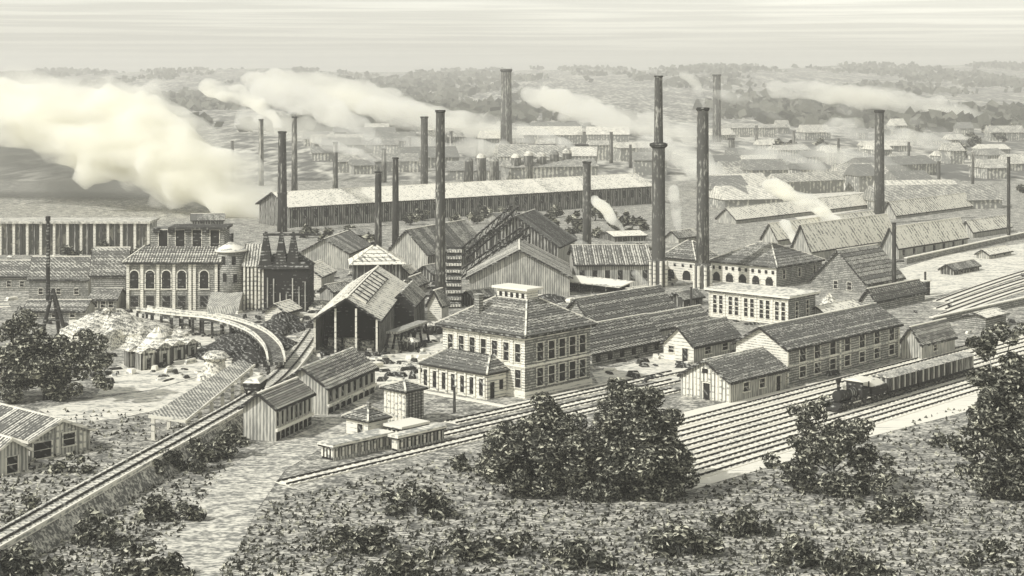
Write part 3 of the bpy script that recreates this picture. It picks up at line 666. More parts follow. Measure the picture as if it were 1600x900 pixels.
# right hand shed wing
fr, L, W, he, hr = px_gable(647, 520, 606, 647, 478, 458, ang=math.radians(86))
t = gabled('shed_wing', 'smaller dark mouthed shed wing at the right side of the big open shed', 'shed', fr, 14, W, he, hr, wall='plank_dark', gwall='void', roof='roof_x', n=9, edge='ink')
for k, (px, py, lab) in enumerate(((676, 522, 'loaded hand cart standing by the pump house'), (640, 548, 'hand cart standing below the smaller shed wing'))):
    c = G(px, py); t = thing('hand_cart', lab, 'cart', c, .5 - k)
    b = MB(); b.hexa([(-1.1, -.6, .6), (1.1, -.6, .6), (1.1, .6, .6), (-1.1, .6, .6), (-1.4, -.8, 1.4), (1.4, -.8, 1.4), (1.4, .8, 1.4), (-1.4, .8, 1.4)]); b.build('body', M['plank_dark'], t)
    b = MB(); b.hexa([(-1.3, -.75, 1.4), (1.3, -.75, 1.4), (1.3, .75, 1.4), (-1.3, .75, 1.4), (-.6, -.2, 2), (.6, -.2, 2), (.6, .2, 2), (-.6, .2, 2)]); b.build('load', M['rock'], t)
    for x in (-.8, .8):
        for sg in (-1, 1):
            b = MB(); b.rings([(.55, -.06), (.55, .06)], 12); o = b.build('wheel', M['ink'], t); o.rotation_euler = (math.pi / 2, 0, 0); o.location = (x, sg * .9, .55)
A = G(612, 552); t = thing('loading_trestle', 'dark timber loading trestle on slanting legs beside the open shed', 'trestle', A, math.radians(70))
box_part('deck', 'plank', t, 0, 12, -.9, .9, 2.9, 3.2)
for k in range(5):
    for sg in (-1, 1):
        b = MB(); b.bar((.5 + k * 2.7, sg * 1.3, 0), (.5 + k * 2.7, sg * .7, 2.9), .28, .28, up=V((1, 0, 0))); b.build('leg', M['ink'], t)
for k, (px, py, w) in enumerate(((560, 566, 3.0), (530, 572, 2.4), (585, 574, 2.2))):
    o = box_part('timber_pile', 'trim', None, -w / 2, w / 2, -.7, .7, 0, .7); o.location = G(px, py); o.rotation_euler = (0, 0, .4 * k)
    tag(o, ('longest pale timber pile in front of the open shed', 'timber pile left of the others before the open shed', 'short timber pile nearest the loading trestle')[k], 'timber pile', 'timber piles before the open shed')
# fan tower hut
fr = Fr(695, 518, math.radians(60)); 
fr, L, W, he, hr = px_gable(690, 512, 668, 697, 477, 455, ang=math.radians(70))
gabled('pump_house', 'narrow upright pump house with a pale gable at the foot of the tall stack', 'hut', fr, 3, W, he, hr, wall='plank', gwall='brick_lit', roof='roof_x', n=4)
# pale hip roof with the small stack behind
fr = Fr(552, 442, 0); L = fr.tx(628); he = fr.z(414); t = thing('boiler_house', 'boiler house with a pale flared hip roof at the foot of the short stack', 'works building', fr.c, .12)
box_part('wall', 'plank_dark', t, 0, L, 0, 8, 0, he); hip(t, 0, L, 0, 8, he, L * .42, L * .5, 3.5, 4.5, he + 3.3, n=5, mat='roof_pale', over=.8)
fr, L, W, he, hr = px_gable(668, 425, 604, 700, 398, 360, ang=math.radians(64))
gabled('works_shed', 'long dark roofed works shed slanting away behind the boiler house', 'works building', fr, 26, W, he, hr, wall='plank_dark', gwall='plank', roof='roof', n=12, gap=.16)
fr, L, W, he, hr = px_gable(545, 420, 470, 560, 396, 374, ang=math.radians(80))
gabled('works_shed', 'low works shed with a grey roof between the spires and the boiler house', 'works building', fr, 18, W, he, hr, wall='plank', roof='roof', n=9)
fr, L, W, he, hr = px_gable(502, 452, 462, 502, 432, 418, ang=math.radians(80))
gabled('works_shed', 'little shed with a pale gable under the dark spires', 'works building', fr, 9, W, he, hr, wall='plank', gwall='brick_lit', roof='roof_pale', n=5)
fr, L, W, he, hr = px_gable(447, 503, 414, 447, 488, 476, ang=math.radians(70))
gabled('tool_hut', 'tiny pale roofed tool hut below the black charging house', 'hut', fr, 5, W, he, hr, wall='plank', gwall='brick_lit', roof='roof_pale', n=4)
for k, (px, py) in enumerate(((474, 486), (478, 497), (455, 505))):
    o = box_part('plate_pile', 'trim', None, -1.8, 1.8, -.7, .7, 0, .7); o.location = G(px, py)
    tag(o, ('uppermost flat pile of pale plates before the charging house', 'middle flat pile of pale plates before the charging house', 'lowest flat pile of pale plates, close to the tool hut')[k], 'plate pile', 'piles of plates')

CL = [(455, 462, 436, 478, 450, 440, 70, 'roof', 'small dark shed tucked right of the black charging house'), (520, 470, 500, 545, 456, 446, 60, 'roof_x', 'small shed directly behind the left eave of the open shed'),
      (486, 440, 462, 512, 428, 418, 80, 'roof_pale', 'small pale roofed shed right of the spires'), (652, 458, 630, 668, 446, 434, 75, 'roof_x', 'small shed at the back of the smaller shed wing'),
      (676, 440, 650, 690, 428, 416, 60, 'roof', 'small shed left of the tall stack, half hidden'), (640, 438, 618, 652, 428, 418, 70, 'roof_pale', 'pale lean shed right of the boiler house'),
      (740, 478, 722, 775, 466, 456, 48, 'roof', 'small shed between the slab stack and the office roof'), (712, 402, 690, 742, 392, 382, 48, 'roof_x', 'small shed at the foot of the hoist bridges'),
      (945, 480, 925, 990, 470, 462, 48, 'roof', 'low shed beside the dark open fronted shed'), (990, 470, 975, 1018, 460, 452, 48, 'roof_pale', 'little pale shed at the foot of the collared stack'),
      (1068, 480, 1048, 1098, 468, 458, 48, 'roof', 'small shed before the thickest stack'), (1060, 380, 1040, 1100, 372, 362, 48, 'roof_x', 'low roof behind the narrow arcaded house'),
      (960, 378, 930, 1010, 370, 362, 20, 'roof_pale', 'low pale roof behind the long grey roofed shed'), (780, 350, 750, 830, 342, 332, 20, 'roof', 'low roof in front of the white roofed mill, centre'),
      (690, 372, 668, 712, 362, 352, 60, 'roof', 'dark roof beside the tall stack at half height'), (560, 378, 530, 585, 368, 358, 30, 'roof', 'dark low roof before the left end of the white roofed mill'),
      (300, 352, 262, 350, 344, 336, 10, 'roof', 'long low roof behind the clerestory'), (1330, 440, 1318, 1352, 432, 424, 48, 'roof_pale', 'pale porch roof against the steep slate house'),
      (1490, 430, 1472, 1530, 422, 414, 48, 'roof', 'small shed alone on the right plain'), (1545, 405, 1528, 1580, 398, 391, 48, 'roof_pale', 'small pale shed close to the right edge pole')]
for k, (px, py, left, right, ey, pk, dg, rf_, lab) in enumerate(CL):
    fr, L, W, he, hr = px_gable(px, py, left, right, ey, pk, ang=math.radians(dg))
    L = max(4, min(L, 16)); W = max(3, min(W, 9))
    gabled('works_shed', lab, 'works building', fr, L, W, he, min(hr, he + W * .5), wall='plank' if k % 2 else 'plank_dark', roof=rf_, n=6, side=[(L * .3, he * .3, .9, he * .45), (L * .7, he * .3, .9, he * .45)], frame=False)
for k, (px, py, rx, h, lab) in enumerate(((500, 482, 3.0, 1.3, 'ash heap behind the left eave of the open shed'), (715, 500, 2.4, 1.2, 'ash heap between the slab stack and the office'), (640, 575, 2.2, .8, 'low ash heap in the yard left of the office annex'), (860, 470, 3.5, 1.2, 'ash heap behind the office roof'), (1050, 520, 2.4, 1.3, 'ash heap left of the white block'), (1300, 440, 3.0, 1.2, 'ash heap by the hip roofed engine house'), (290, 520, 3.0, 1.2, 'ash heap under the start of the trestle'), (450, 545, 2.5, 1.4, 'dark cinder heap at the end of the trestle'))):
    mound('ash_heap', lab, 'heap', px, py, rx, rx * 1.6, h, 'coal' if k % 2 else 'rock', 30 + k, .3, 16)

# ------------------------------------------------------------ incline track, wagon, curved trestle
IP = bez([G(-90, 886, 2.0), G(40, 814, 2.0), G(172, 740, 2.0), G(308, 666, 2.0), G(408, 608, 2.0), G(454, 566, 1.3), G(492, 514, .5)], 8)
o0 = V((IP[0].x, IP[0].y, 0)); t = thing('incline_track', 'straight incline track climbing from the lower left corner to the open shed', 'railway track', o0)
bk, bd, kw, rl = MB(), MB(), MB(), (MB(), MB())
for i in range(len(IP) - 1):
    a, b_ = IP[i] - o0, IP[i + 1] - o0; n0 = V((-(b_ - a).y, (b_ - a).x, 0)).normalized(); dz = lambda p, z: V((p.x, p.y, z))
    bk.hexa([dz(a - n0 * 3.0, -.05), dz(a + n0 * 3.0, -.05), dz(b_ + n0 * 3.0, -.05), dz(b_ - n0 * 3.0, -.05), a - n0 * 1.75 - V((0, 0, .3)), a + n0 * 1.75 - V((0, 0, .3)), b_ + n0 * 1.75 - V((0, 0, .3)), b_ - n0 * 1.75 - V((0, 0, .3))])
    bd.hexa([p + V((0, 0, -.32)) for p in (a - n0 * 1.55, a + n0 * 1.55, b_ + n0 * 1.55, b_ - n0 * 1.55)] + [p + V((0, 0, -.15)) for p in (a - n0 * 1.5, a + n0 * 1.5, b_ + n0 * 1.5, b_ - n0 * 1.5)])
    kw.bar(a - n0 * 1.75 - V((0, 0, .15)), b_ - n0 * 1.75 - V((0, 0, .15)), .2, .5)
    for k, sg in enumerate((-.75, .75)): rl[k].bar(a + n0 * sg - V((0, 0, .04)), b_ + n0 * sg - V((0, 0, .04)), .16, .2)
    for f in (.25, .75):
        q = a.lerp(b_, f); sb = MB(); sb.bar(q - n0 * 1.25 - V((0, 0, .13)), q + n0 * 1.25 - V((0, 0, .13)), .32, .1); sb.build('sleeper', M['plank'], t)
bk.build('embankment', M['ground'], t); bd.build('track_bed', M['pale'], t); kw.build('kerb_wall', M['trim'], t)
for r_ in rl: r_.build('rail', M['rail'], t)
iq = min(range(len(IP) - 1), key=lambda i: abs(800 + IP[i].x / IP[i].y * FP - 402)); d = IP[iq + 1] - IP[iq]; ang = math.atan2(d.y, d.x)
t = thing('mine_car', 'small white topped car on the incline track', 'rail car', IP[iq] + V((0, 0, .05)), ang)
b = MB(); b.hexa([(-1.5, -.9, .5), (1.5, -.9, .5), (1.5, .9, .5), (-1.5, .9, .5), (-1.8, -1.15, 1.5), (1.8, -1.15, 1.5), (1.8, 1.15, 1.5), (-1.8, 1.15, 1.5)]); b.build('body', M['ink'], t)
b = MB(); b.hexa([(-1.75, -1.1, 1.5), (1.75, -1.1, 1.5), (1.75, 1.1, 1.5), (-1.75, 1.1, 1.5), (-1.2, -.6, 1.95), (1.2, -.6, 1.95), (1.2, .6, 1.95), (-1.2, .6, 1.95)]); b.build('load', M['trim'], t)
for x in (-1, 1):
    for s in (-1, 1):
        b = MB(); b.rings([(.32, -.06), (.32, .06)], 12); o = b.build('wheel', M['ink'], t); o.rotation_euler = (math.pi / 2, 0, 0); o.location = (x, s * .8, .32)
hz = 3.0
pts = bez([G(222, 484, hz), G(275, 491, hz), G(340, 498, hz), G(395, 516, hz), G(424, 540, hz), G(432, 566, hz - .6)], 8)
c0 = V((pts[0].x, pts[0].y, 0)); t = thing('trestle', 'curved trestle sweeping from the furnace house round to the incline track', 'trestle', c0)
dk = MB(); par = {-1: MB(), 1: MB()}
for i in range(len(pts) - 1):
    a, b_ = pts[i] - c0, pts[i + 1] - c0; n0 = V((-(b_ - a).y, (b_ - a).x, 0)).normalized() * 1.15
    dk.hexa([a - n0 - V((0, 0, .4)), a + n0 - V((0, 0, .4)), b_ + n0 - V((0, 0, .4)), b_ - n0 - V((0, 0, .4)), a - n0, a + n0, b_ + n0, b_ - n0])
    for s in (-1, 1): par[s].bar(a + n0 * s + V((0, 0, .3)), b_ + n0 * s + V((0, 0, .3)), .22, .55)
    if i % 2 == 0:
        for s in (-1, 1):
            q = a + n0 * s * .85; b = MB(); b.bar(V((q.x, q.y, 0)), q - V((0, 0, .4)), .35, .35, up=V((1, 0, 0))); b.build('post', M['ink'], t)
dk.build('deck', M['plank_dark'], t)
for s in (-1, 1): par[s].build('parapet', M['trim'], t)
mound('coal_heap', 'black coal heap inside the bend of the trestle', 'heap', 384, 546, 6.4, 14, 2.6, 'coal', 5, .3)
mound('coal_heap', 'dark slag bank between the incline track and the black charging house', 'heap', 440, 512, 3.6, 10, 2.4, 'coal', 8, .3)
mound('slag_mound', 'broad layered slag mound beside the derrick legs', 'heap', 172, 530, 9.2, 12, 4.4, 'rock', 1, .3, 40)
mound('sand_cone', 'small white sand cone among the barrel like huts', 'heap', 247, 545, 2.9, 3.0, 3.4, 'trim', 2, .12)
c = G(337, 592); t = thing('stone_kiln', 'squat round stone kiln by the road left of the incline track', 'kiln', c)
b = MB(); b.rings([(2.6, 0), (2.5, .7), (1.5, 1.0), (1.25, 2.4), (1.6, 2.8), (1.0, 3.3)], 16); b.build('body', M['rock'], t, False)
b = MB(); b.rings([(1.7, 2.81), (1.9, 3.0), (1.2, 3.7)], 16); b.build('cap', M['rock'], t)
for k, (px, py, w, hh, lab) in enumerate(((212, 574, 2.0, 2.3, 'leftmost, close to the big left tree'), (232, 578, 2.2, 2.4, 'nearest the road'), (257, 572, 2.4, 2.6, 'right under the sand cone'), (279, 563, 2.4, 2.2, 'just right of the sand cone'), (300, 556, 2.2, 1.8, 'farthest right by the coal heap'))):
    c = G(px, py); t = thing('storage_hut', 'dark storage hut in the curved row, ' + lab, 'hut', c, .5 + k * .12, 'curved row of storage huts')
    box_part('wall', 'plank_dark', t, -w / 2, w / 2, 0, 2.4, 0, hh)
    b = MB(); b.hexa([(-w / 2 - .2, -.2, hh), (w / 2 + .2, -.2, hh), (w / 2 + .2, 2.6, hh), (-w / 2 - .2, 2.6, hh), (-.2, -.2, hh + .7), (.2, -.2, hh + .7), (.2, 2.6, hh + .7), (-.2, 2.6, hh + .7)]); b.build('roof', M['rock'], t)
    box_part('front_panel', 'plank', t, -w * .36, w * .36, -.09, -.003, .2, hh * .85); box_part('door', 'void', t, -.3, .3, -.14, -.093, .2, hh * .7)

# ------------------------------------------------------------ derrick at the left
c = G(86, 528); t = thing('derrick', 'tall pole derrick on splayed legs before the left houses', 'derrick', c)
s_ = c.y / FP
b = MB(); b.tube([(-11 * s_, 0, (528 - 470) * s_), (-11 * s_, 0, (528 - 343) * s_)], [.38, .28], 8); b.build('mast', M['ink'], t)
for dx, dy, nm in ((-19, -1.2, 'leg'), (22, -1.2, 'leg'), (-4, 4, 'leg')):
    b = MB(); b.tube([(dx * s_, dy, 0), (-3 * s_, 0, (528 - 452) * s_)], [.36, .26], 8); b.build(nm, M['ink'], t)
b = MB(); b.bar((-12 * s_, -.5, (528 - 500) * s_), (14 * s_, -.5, (528 - 500) * s_), .22, .22); b.build('brace', M['ink'], t)
box_part('head', 'ink', t, -14 * s_, -8 * s_, -.35, .35, (528 - 345) * s_, (528 - 338) * s_)

# ------------------------------------------------------------ left houses
for lab, a in (('low house with a wide pale roof behind the derrick mast', (138, 470, 45, 200, 436, 402, 0.0)),
               ('steep roofed house with a grey gable end, pressed against the furnace house', (196, 476, 142, 230, 430, 388, .05)),
               ('small cottage with a white front between derrick and furnace house', (182, 486, 140, 200, 468, 452, .0)),
               ('low cottage with a pale roof at the foot of the derrick', (132, 500, 38, 160, 486, 470, .0)),
               ('grey house at the left edge under the colonnade', (48, 455, -20, 80, 432, 408, .0))):
    px, py, left, right, ey, pk, da = a
    fr = Fr(left, py, da); L = fr.tx(px); he = fr.z(ey); W = 7.0
    fr_ = Fr(left, py, da); 
    gabled('house', lab, 'house', fr_, L, W, he, fr_.z(pk, 0, W / 2), wall='brick', gwall='plank', roof='roof', n=8, mode='course', side=[(L * q, he * .3, .8, 1.1) for q in (.2, .5, .8)], over=.3)
# colonnaded stock house at far left
fr = Fr(-20, 398, 0); L = fr.tx(232); he = fr.z(349)
t = thing('stock_house', 'long colonnaded stock house under the shade-tinted smoke at the far left', 'works building', fr.c, 0)
box_part('wall', 'far_wall', t, 0, L, 2.2, 9, 0, he - .1)
box_part('roof', 'far_roof', t, -1, L + .5, -.8, 9.6, he, he + .5)
for k in range(25): box_part('column', 'plank_dark' if k % 2 else 'brick_lit', t, L * k / 24 - .28, L * k / 24 + .28, -.3, .3, 0, he - .002)

# ------------------------------------------------------------ lower left sheds
# open lean-to beside the incline
A = [G(232, 652, 2.8), G(291, 660, 2.8), G(402, 569, 2.8), G(373, 562, 3.0)]
A[0].z = A[3].z = 3.9; A[1].z = A[2].z = 2.5
A[0] = G(232, 651, 2.9); A[3] = G(373, 563, 2.9); A[1] = G(290, 659, 2.3); A[2] = G(398, 571, 2.3)
c = V((A[0].x, A[0].y, 0)); t = thing('lean_to', 'long open lean to shed with a hatched roof along the incline track', 'shed', c)
q = [p - c for p in A]; ex = (q[2] - q[1]); n_ = 22
b = MB(); b.slab([q[0], q[1], q[2], q[3]], .15); rf = b.build('roof', M['ink'], t)
nn = (q[1] - q[0]).cross(q[3] - q[0]).normalized()
for k in range(n_):
    f0, f1 = (k + .03) / n_, (k + .97) / n_
    p = [q[0].lerp(q[3], f0), q[1].lerp(q[2], f0), q[1].lerp(q[2], f1), q[0].lerp(q[3], f1)]
    b = MB(); b.hexa([v + nn * .005 for v in p] + [v + nn * .09 for v in p]); b.build('roof_panel', M['roof_mid'], rf)
for k in range(7):
    f = .02 + k / 6.3
    for (a, d_) in ((q[0], q[3]), (q[1], q[2])):
        p = a.lerp(d_, f) if f < 1 else d_; p = p.lerp((q[0] + q[1] + q[2] + q[3]) / 4, .04)
        b = MB(); b.bar((p.x, p.y, 0), (p.x, p.y, p.z - .3), .4, .4, up=V((1, 0, 0))); b.build('post', M['trim'], t)
b = MB(); b.bar(q[0] + V((0, 0, .05)), q[1] + V((0, 0, .05)), .2, .35); b.bar(q[1] + V((0, 0, .05)), q[2] + V((0, 0, .05)), .2, .3); b.build('eave_board', M['trim'], t)
# twin sheds on arched footings
ANG = math.radians(72)
def stilt_shed(label, px, py, left, ridge_y, eave_y, base_y, right):
    fr = Fr(px, py, ANG); Ln_ = fr.tx(right); W = fr.ty(left); zb = fr.z(base_y); he = fr.z(eave_y); hr = fr.z(ridge_y, 0, W / 2)
    fr2 = Fr(px, py, ANG); n_w = 8
    sd = [(Ln_ * (k + .5) / n_w, zb + .35, Ln_ / n_w * .5, he - zb - .75) for k in range(n_w)]
    t = gabled('bin_shed', label, 'shed', fr2, Ln_, W, he, hr, wall='plank', gwall='plank', roof='roof_x', n=9, mode='course', side=sd, over=.4, frame=False, gap=.12)
    for k in range(n_w):
        window(t, (Ln_ * (k + .5) / n_w, 0, .05), 0, Ln_ / n_w * .7, zb * .8, arch=True, name='arch', mat='void', frame=False)
    box_part('sill_beam', 'trim', t, -.1, Ln_ + .1, -.25, -.003, zb - .2, zb + .15)
    return t
stilt_shed('upper of the twin bin sheds, its ribbed roof just below the open shed', 512, 648, 436, 576, 606, 634, 586)
stilt_shed('lower of the twin bin sheds, nearer the bushes', 431, 690, 380, 616, 638, 672, 487)
# barn in the lower left corner
fr = Fr(141, 702, UA + math.pi / 2); W = fr.ty(47); he = fr.z(676); he = max(he, 2.2); hr = fr.z(657, 0, W / 2)
t = gabled('corner_barn', 'boarded barn with a steep hatched roof in the lower left corner', 'barn', fr, 16, W, he, hr, wall='plank', gwall='plank', roof='roof_x', n=14, over=.35,
           gab=[(W * .36, .9, 1.5, 1.4), (W * .80, .1, 2.2, 1.7)], edge='trim', gap=.08)
for k in range(15):
    y0 = .1 + k * (W - .2) / 15; y1 = y0 + (W - .2) / 15 * .6; ym = (y0 + y1) / 2
    if abs(ym - W * .36) < 1.05 or abs(ym - W * .8) < 1.4: z0 = 2.5
    else: z0 = .05
    box_part('board', 'trim' if k % 3 else 'plank', t, -.08, -.004, y0, y1, z0, he + (hr - he) * (1 - abs(ym - W / 2) / (W / 2)) - .4)
# lean wing of barn in front
fr = Fr(44, 735, UA + math.pi / 2); W = fr.ty(-12)
t = gabled('barn_wing', 'low wing of the corner barn with one dark doorway', 'barn', fr, 9, W, 2.3, 3.6, wall='plank', gwall='plank', roof='roof_x', n=8, gab=[(W * .45, .1, 1.3, 1.7)], edge='trim')

# ------------------------------------------------------------ tower, hut and low slatted sheds (bottom centre)
fr = Fr(634, 666, UA); Lu, Lv, he = fr.tx(662), fr.ty(600), fr.z(614)
t = thing('watch_tower', 'square boarded tower with a flat pyramid roof above the slatted sheds', 'tower', fr.c, fr.a)
wallp(t, 'stone', 'wall', (0, 0, 0), Y_, X, Lv, he, []); wallp(t, 'plank_dark', 'wall', (0, 0, 0), X, Y_, Lu, he, []); wallp(t, 'plank_dark', 'wall', (Lu, 0, 0), Y_, (-1, 0, 0), Lv, he, []); wallp(t, 'plank_dark', 'wall', (0, Lv, 0), X, (0, -1, 0), Lu, he, [])
for k in range(6): box_part('board', 'trim', t, -.1, -.003, .1 + k * Lv / 6, .1 + k * Lv / 6 + Lv / 6 * .55, .1, he - .1)
for k in range(6): box_part('board', 'brick', t, .1 + k * Lu / 6, .1 + k * Lu / 6 + Lu / 6 * .5, -.1, -.003, .1, he - .1)
box_part('eave_board', 'ink', t, -.4, Lu + .4, -.4, Lv + .4, he, he + .18)
hip(t, 0, Lu, 0, Lv, he + .19, Lu / 2 - .1, Lu / 2 + .1, Lv / 2 - .1, Lv / 2 + .1, he + 1.0, n=5, over=.4)
b = MB(); b.rings([(.09, he + .9), (.05, he + 1.6)], 8, c=(Lu / 2, Lv / 2)); b.build('finial', M['ink'], t)
fr = Fr(575, 684, UA); Lu, Lv, he = fr.tx(606), fr.ty(541), fr.z(660)
t = thing('gate_hut', 'small hut with a hip roof and stub chimney left of the square tower', 'hut', fr.c, fr.a)
ops = [(Lv * .35, 0, .9, he * .8)]
wallp(t, 'stone', 'wall', (0, 0, 0), Y_, X, Lv, he, ops); wallp(t, 'stone', 'wall', (0, 0, 0), X, Y_, Lu, he, []); wallp(t, 'stone', 'wall', (Lu, 0, 0), Y_, (-1, 0, 0), Lv, he, []); wallp(t, 'stone', 'wall', (0, Lv, 0), X, (0, -1, 0), Lu, he, [])
wins(t, 'g', ops); box_part('eave_board', 'ink', t, -.4, Lu + .4, -.4, Lv + .4, he, he + .15)
hip(t, 0, Lu, 0, Lv, he + .16, Lu / 2 - .1, Lu / 2 + .1, Lv / 2 - .3, Lv / 2 + .3, he + 1.3, n=5, over=.4)
box_part('chimney', 'brick', t, Lu * .38 - .2, Lu * .38 + .2, Lv * .3 - .2, Lv * .3 + .2, he + .5, he + 2.1)
def slatted(label, px, py, left, right, top_y, nb):
    fr = Fr(px, py, UA); Lu, Lv, he = fr.tx(right), fr.ty(left), fr.z(top_y)
    t = thing('slatted_shed', label, 'low shed', fr.c, fr.a, 'low slatted sheds by the sidings')
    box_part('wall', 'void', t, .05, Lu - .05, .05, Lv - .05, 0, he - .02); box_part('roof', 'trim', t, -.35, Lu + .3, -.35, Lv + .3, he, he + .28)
    box_part('fascia', 'ink', t, -.28, Lu + .24, -.28, Lv + .24, he - .2, he - .001)
    for k in range(nb + 1): box_part('slat', 'trim' if k % 2 else 'plank', t, Lu * k / nb - (.0 if k == 0 else .14), Lu * k / nb + .14, -.06, .04, .25, he - .205)
    for k in range(4): box_part('slat', 'trim', t, -.06, .04, .2 + k * (Lv - .4) / 3 - .12, .2 + k * (Lv - .4) / 3 + .12, .25, he - .205)
    box_part('base_rail', 'plank', t, -.12, Lu + .1, -.12, -.065, 0, .3)
slatted('left slatted shed with a long flat white roof near the lane', 521, 720, 502, 610, 698, 18)
slatted('right slatted shed with a flat white roof in front of the square tower', 622, 706, 612, 692, 684, 12)
slatted('short flat roofed shed tucked behind the right slatted shed', 628, 686, 604, 666, 670, 7)
# posts in the yard
for lab, px, py, ty in (('slim post standing left of the office annex', 710, 645, 605), ('slim pole beside the white block, near the collared stack', 1080, 497, 450), ('signpost at the left corner of the office', 690, 604, 552)):
    c = G(px, py); t = thing('post', lab, 'post', c); h = (py - ty) * c.y / FP
    b = MB(); b.tube([(0, 0, 0), (0, 0, h)], [.2, .15], 8); b.build('shaft', M['iron'], t); box_part('cap', 'ink', t, -.22, .22, -.22, .22, h, h + .15)

# ------------------------------------------------------------ train
fr = Fr(1306, 644, UA); zr = .36
lt = thing('locomotive', 'small black steam locomotive with a tall funnel at the head of the train', 'locomotive', V((fr.c.x, fr.c.y, zr)), fr.a)
def lathe_x(prof, n, name, mat, parent, z, y=0):
    b = MB(); b.rings(prof, n); o = b.build(name, mat, parent, False); o.rotation_euler = (0, math.pi / 2, 0); o.location = (0, y, z); return o
lathe_x([(.15, .1), (.62, .15), (.70, .25), (.70, 1.0), (.66, 1.02), (.66, 4.4)], 18, 'boiler', M['ink'], lt, 1.55)
b = MB(); b.rings([(.2, 2.1), (.18, 3.0), (.34, 3.5), (.36, 3.62), (.24, 3.7)], 14, c=(.6, 0)); b.build('funnel', M['void'], lt)
b = MB(); b.rings([(.3, 2.1), (.3, 2.6), (.12, 2.8)], 12, c=(1.9, 0)); b.build('steam_dome', M['trim'], lt)
b = MB(); b.rings([(.22, 2.1), (.22, 2.5), (.1, 2.62)], 12, c=(3.0, 0)); b.build('sand_dome', M['ink'], lt)
b = MB(); b.box(4.4, 6.2, -1.15, 1.15, .85, 1.9); b.box(4.4, 4.55, -1.15, 1.15, 1.9, 2.85); 
for x in (4.4, 6.0):
    for s in (-1.15, 1.0): b.box(x, x + .16, s, s + .15, 1.901 if x > 5 else 2.0, 2.85)
cb = b.build('cab', M['ink'], lt)
b = MB(); b.hexa([(4.2, -1.35, 2.86), (6.5, -1.35, 2.86), (6.5, 1.35, 2.86), (4.2, 1.35, 2.86), (4.2, -.5, 3.2), (6.5, -.5, 3.2), (6.5, .5, 3.2), (4.2, .5, 3.2)]); b.build('cab_roof', M['trim'], lt)
box_part('frame', 'void', lt, -.1, 6.3, -.75, .75, .6, .85)
b = MB(); b.hexa([(-1.1, -.9, .08), (-.1, -.95, .08), (-.1, .95, .08), (-1.1, .9, .08), (-.3, -.7, .8), (-.1, -.95, .8), (-.1, .95, .8), (-.3, .7, .8)]); b.build('cowcatcher', M['ink'], lt)
for x, r in ((.6, .38), (1.4, .38), (2.8, .62), (4.2, .62), (5.5, .45)):
    for s in (-1, 1):
        b = MB(); b.rings([(r, -.07), (r, .07)], 16); b.rings([(r * .25, .07), (r * .25, .12)], 8); o = b.build('wheel', M['iron'], lt); o.rotation_euler = (math.pi / 2, 0, 0); o.location = (x, s * .82, r)
for s in (-1, 1): box_part('coupling_rod', 'trim', lt, 2.6, 4.4, s * .93 - .03, s * .93 + .03, .5, .62)
def wheels(t, xs, r=.42):
    for x in xs:
        for s in (-1, 1):
            b = MB(); b.rings([(r, -.07), (r, .07)], 12); o = b.build('wheel', M['iron'], t); o.rotation_euler = (math.pi / 2, 0, 0); o.location = (x, s * .8, r)
td = thing('tender', 'round topped coal tender coupled behind the locomotive', 'tender', V((fr.c.x, fr.c.y, zr)) + fr.ex * 6.9, fr.a)
b = MB(); b.box(0, 3.6, -1.15, 1.15, .75, 1.9); b.build('tank', M['ink'], td)
b = MB(); b.hexa([(.1, -1.0, 1.9), (3.5, -1.0, 1.9), (3.5, 1.0, 1.9), (.1, 1.0, 1.9), (.8, -.3, 2.6), (2.8, -.3, 2.6), (2.8, .3, 2.6), (.8, .3, 2.6)]); b.build('coal', M['trim'], td)
wheels(td, (.7, 1.8, 2.9))
xx = 11.0
for k, (lab, Lc) in enumerate((('first slatted freight car behind the tender', 7.0), ('second slatted freight car of the train', 7.0), ('last freight car of the train, partly behind the right tree', 7.5))):
    t = thing('freight_car', lab, 'freight car', V((fr.c.x, fr.c.y, zr)) + fr.ex * xx, fr.a, 'freight cars of the train')
    box_part('body', 'plank_dark', t, 0, Lc, -1.2, 1.2, .8, 2.5); box_part('floor', 'void', t, -.2, Lc + .2, -1.25, 1.25, .55, .799)
    for j in range(10): box_part('slat', 'plank' if j % 2 else 'plank_dark', t, .15 + j * (Lc - .5) / 9, .15 + j * (Lc - .5) / 9 + .3, -1.3, -1.203, .85, 2.45)
    b = MB(); b.hexa([(-.2, -1.4, 2.5), (Lc + .2, -1.4, 2.5), (Lc + .2, 1.4, 2.5), (-.2, 1.4, 2.5), (-.2, -.4, 2.8), (Lc + .2, -.4, 2.8), (Lc + .2, .4, 2.8), (-.2, .4, 2.8)]); b.build('roof', M['roof_mid'], t)
    wheels(t, (.9, 1.9, Lc - 1.9, Lc - .9)); xx += Lc + .8

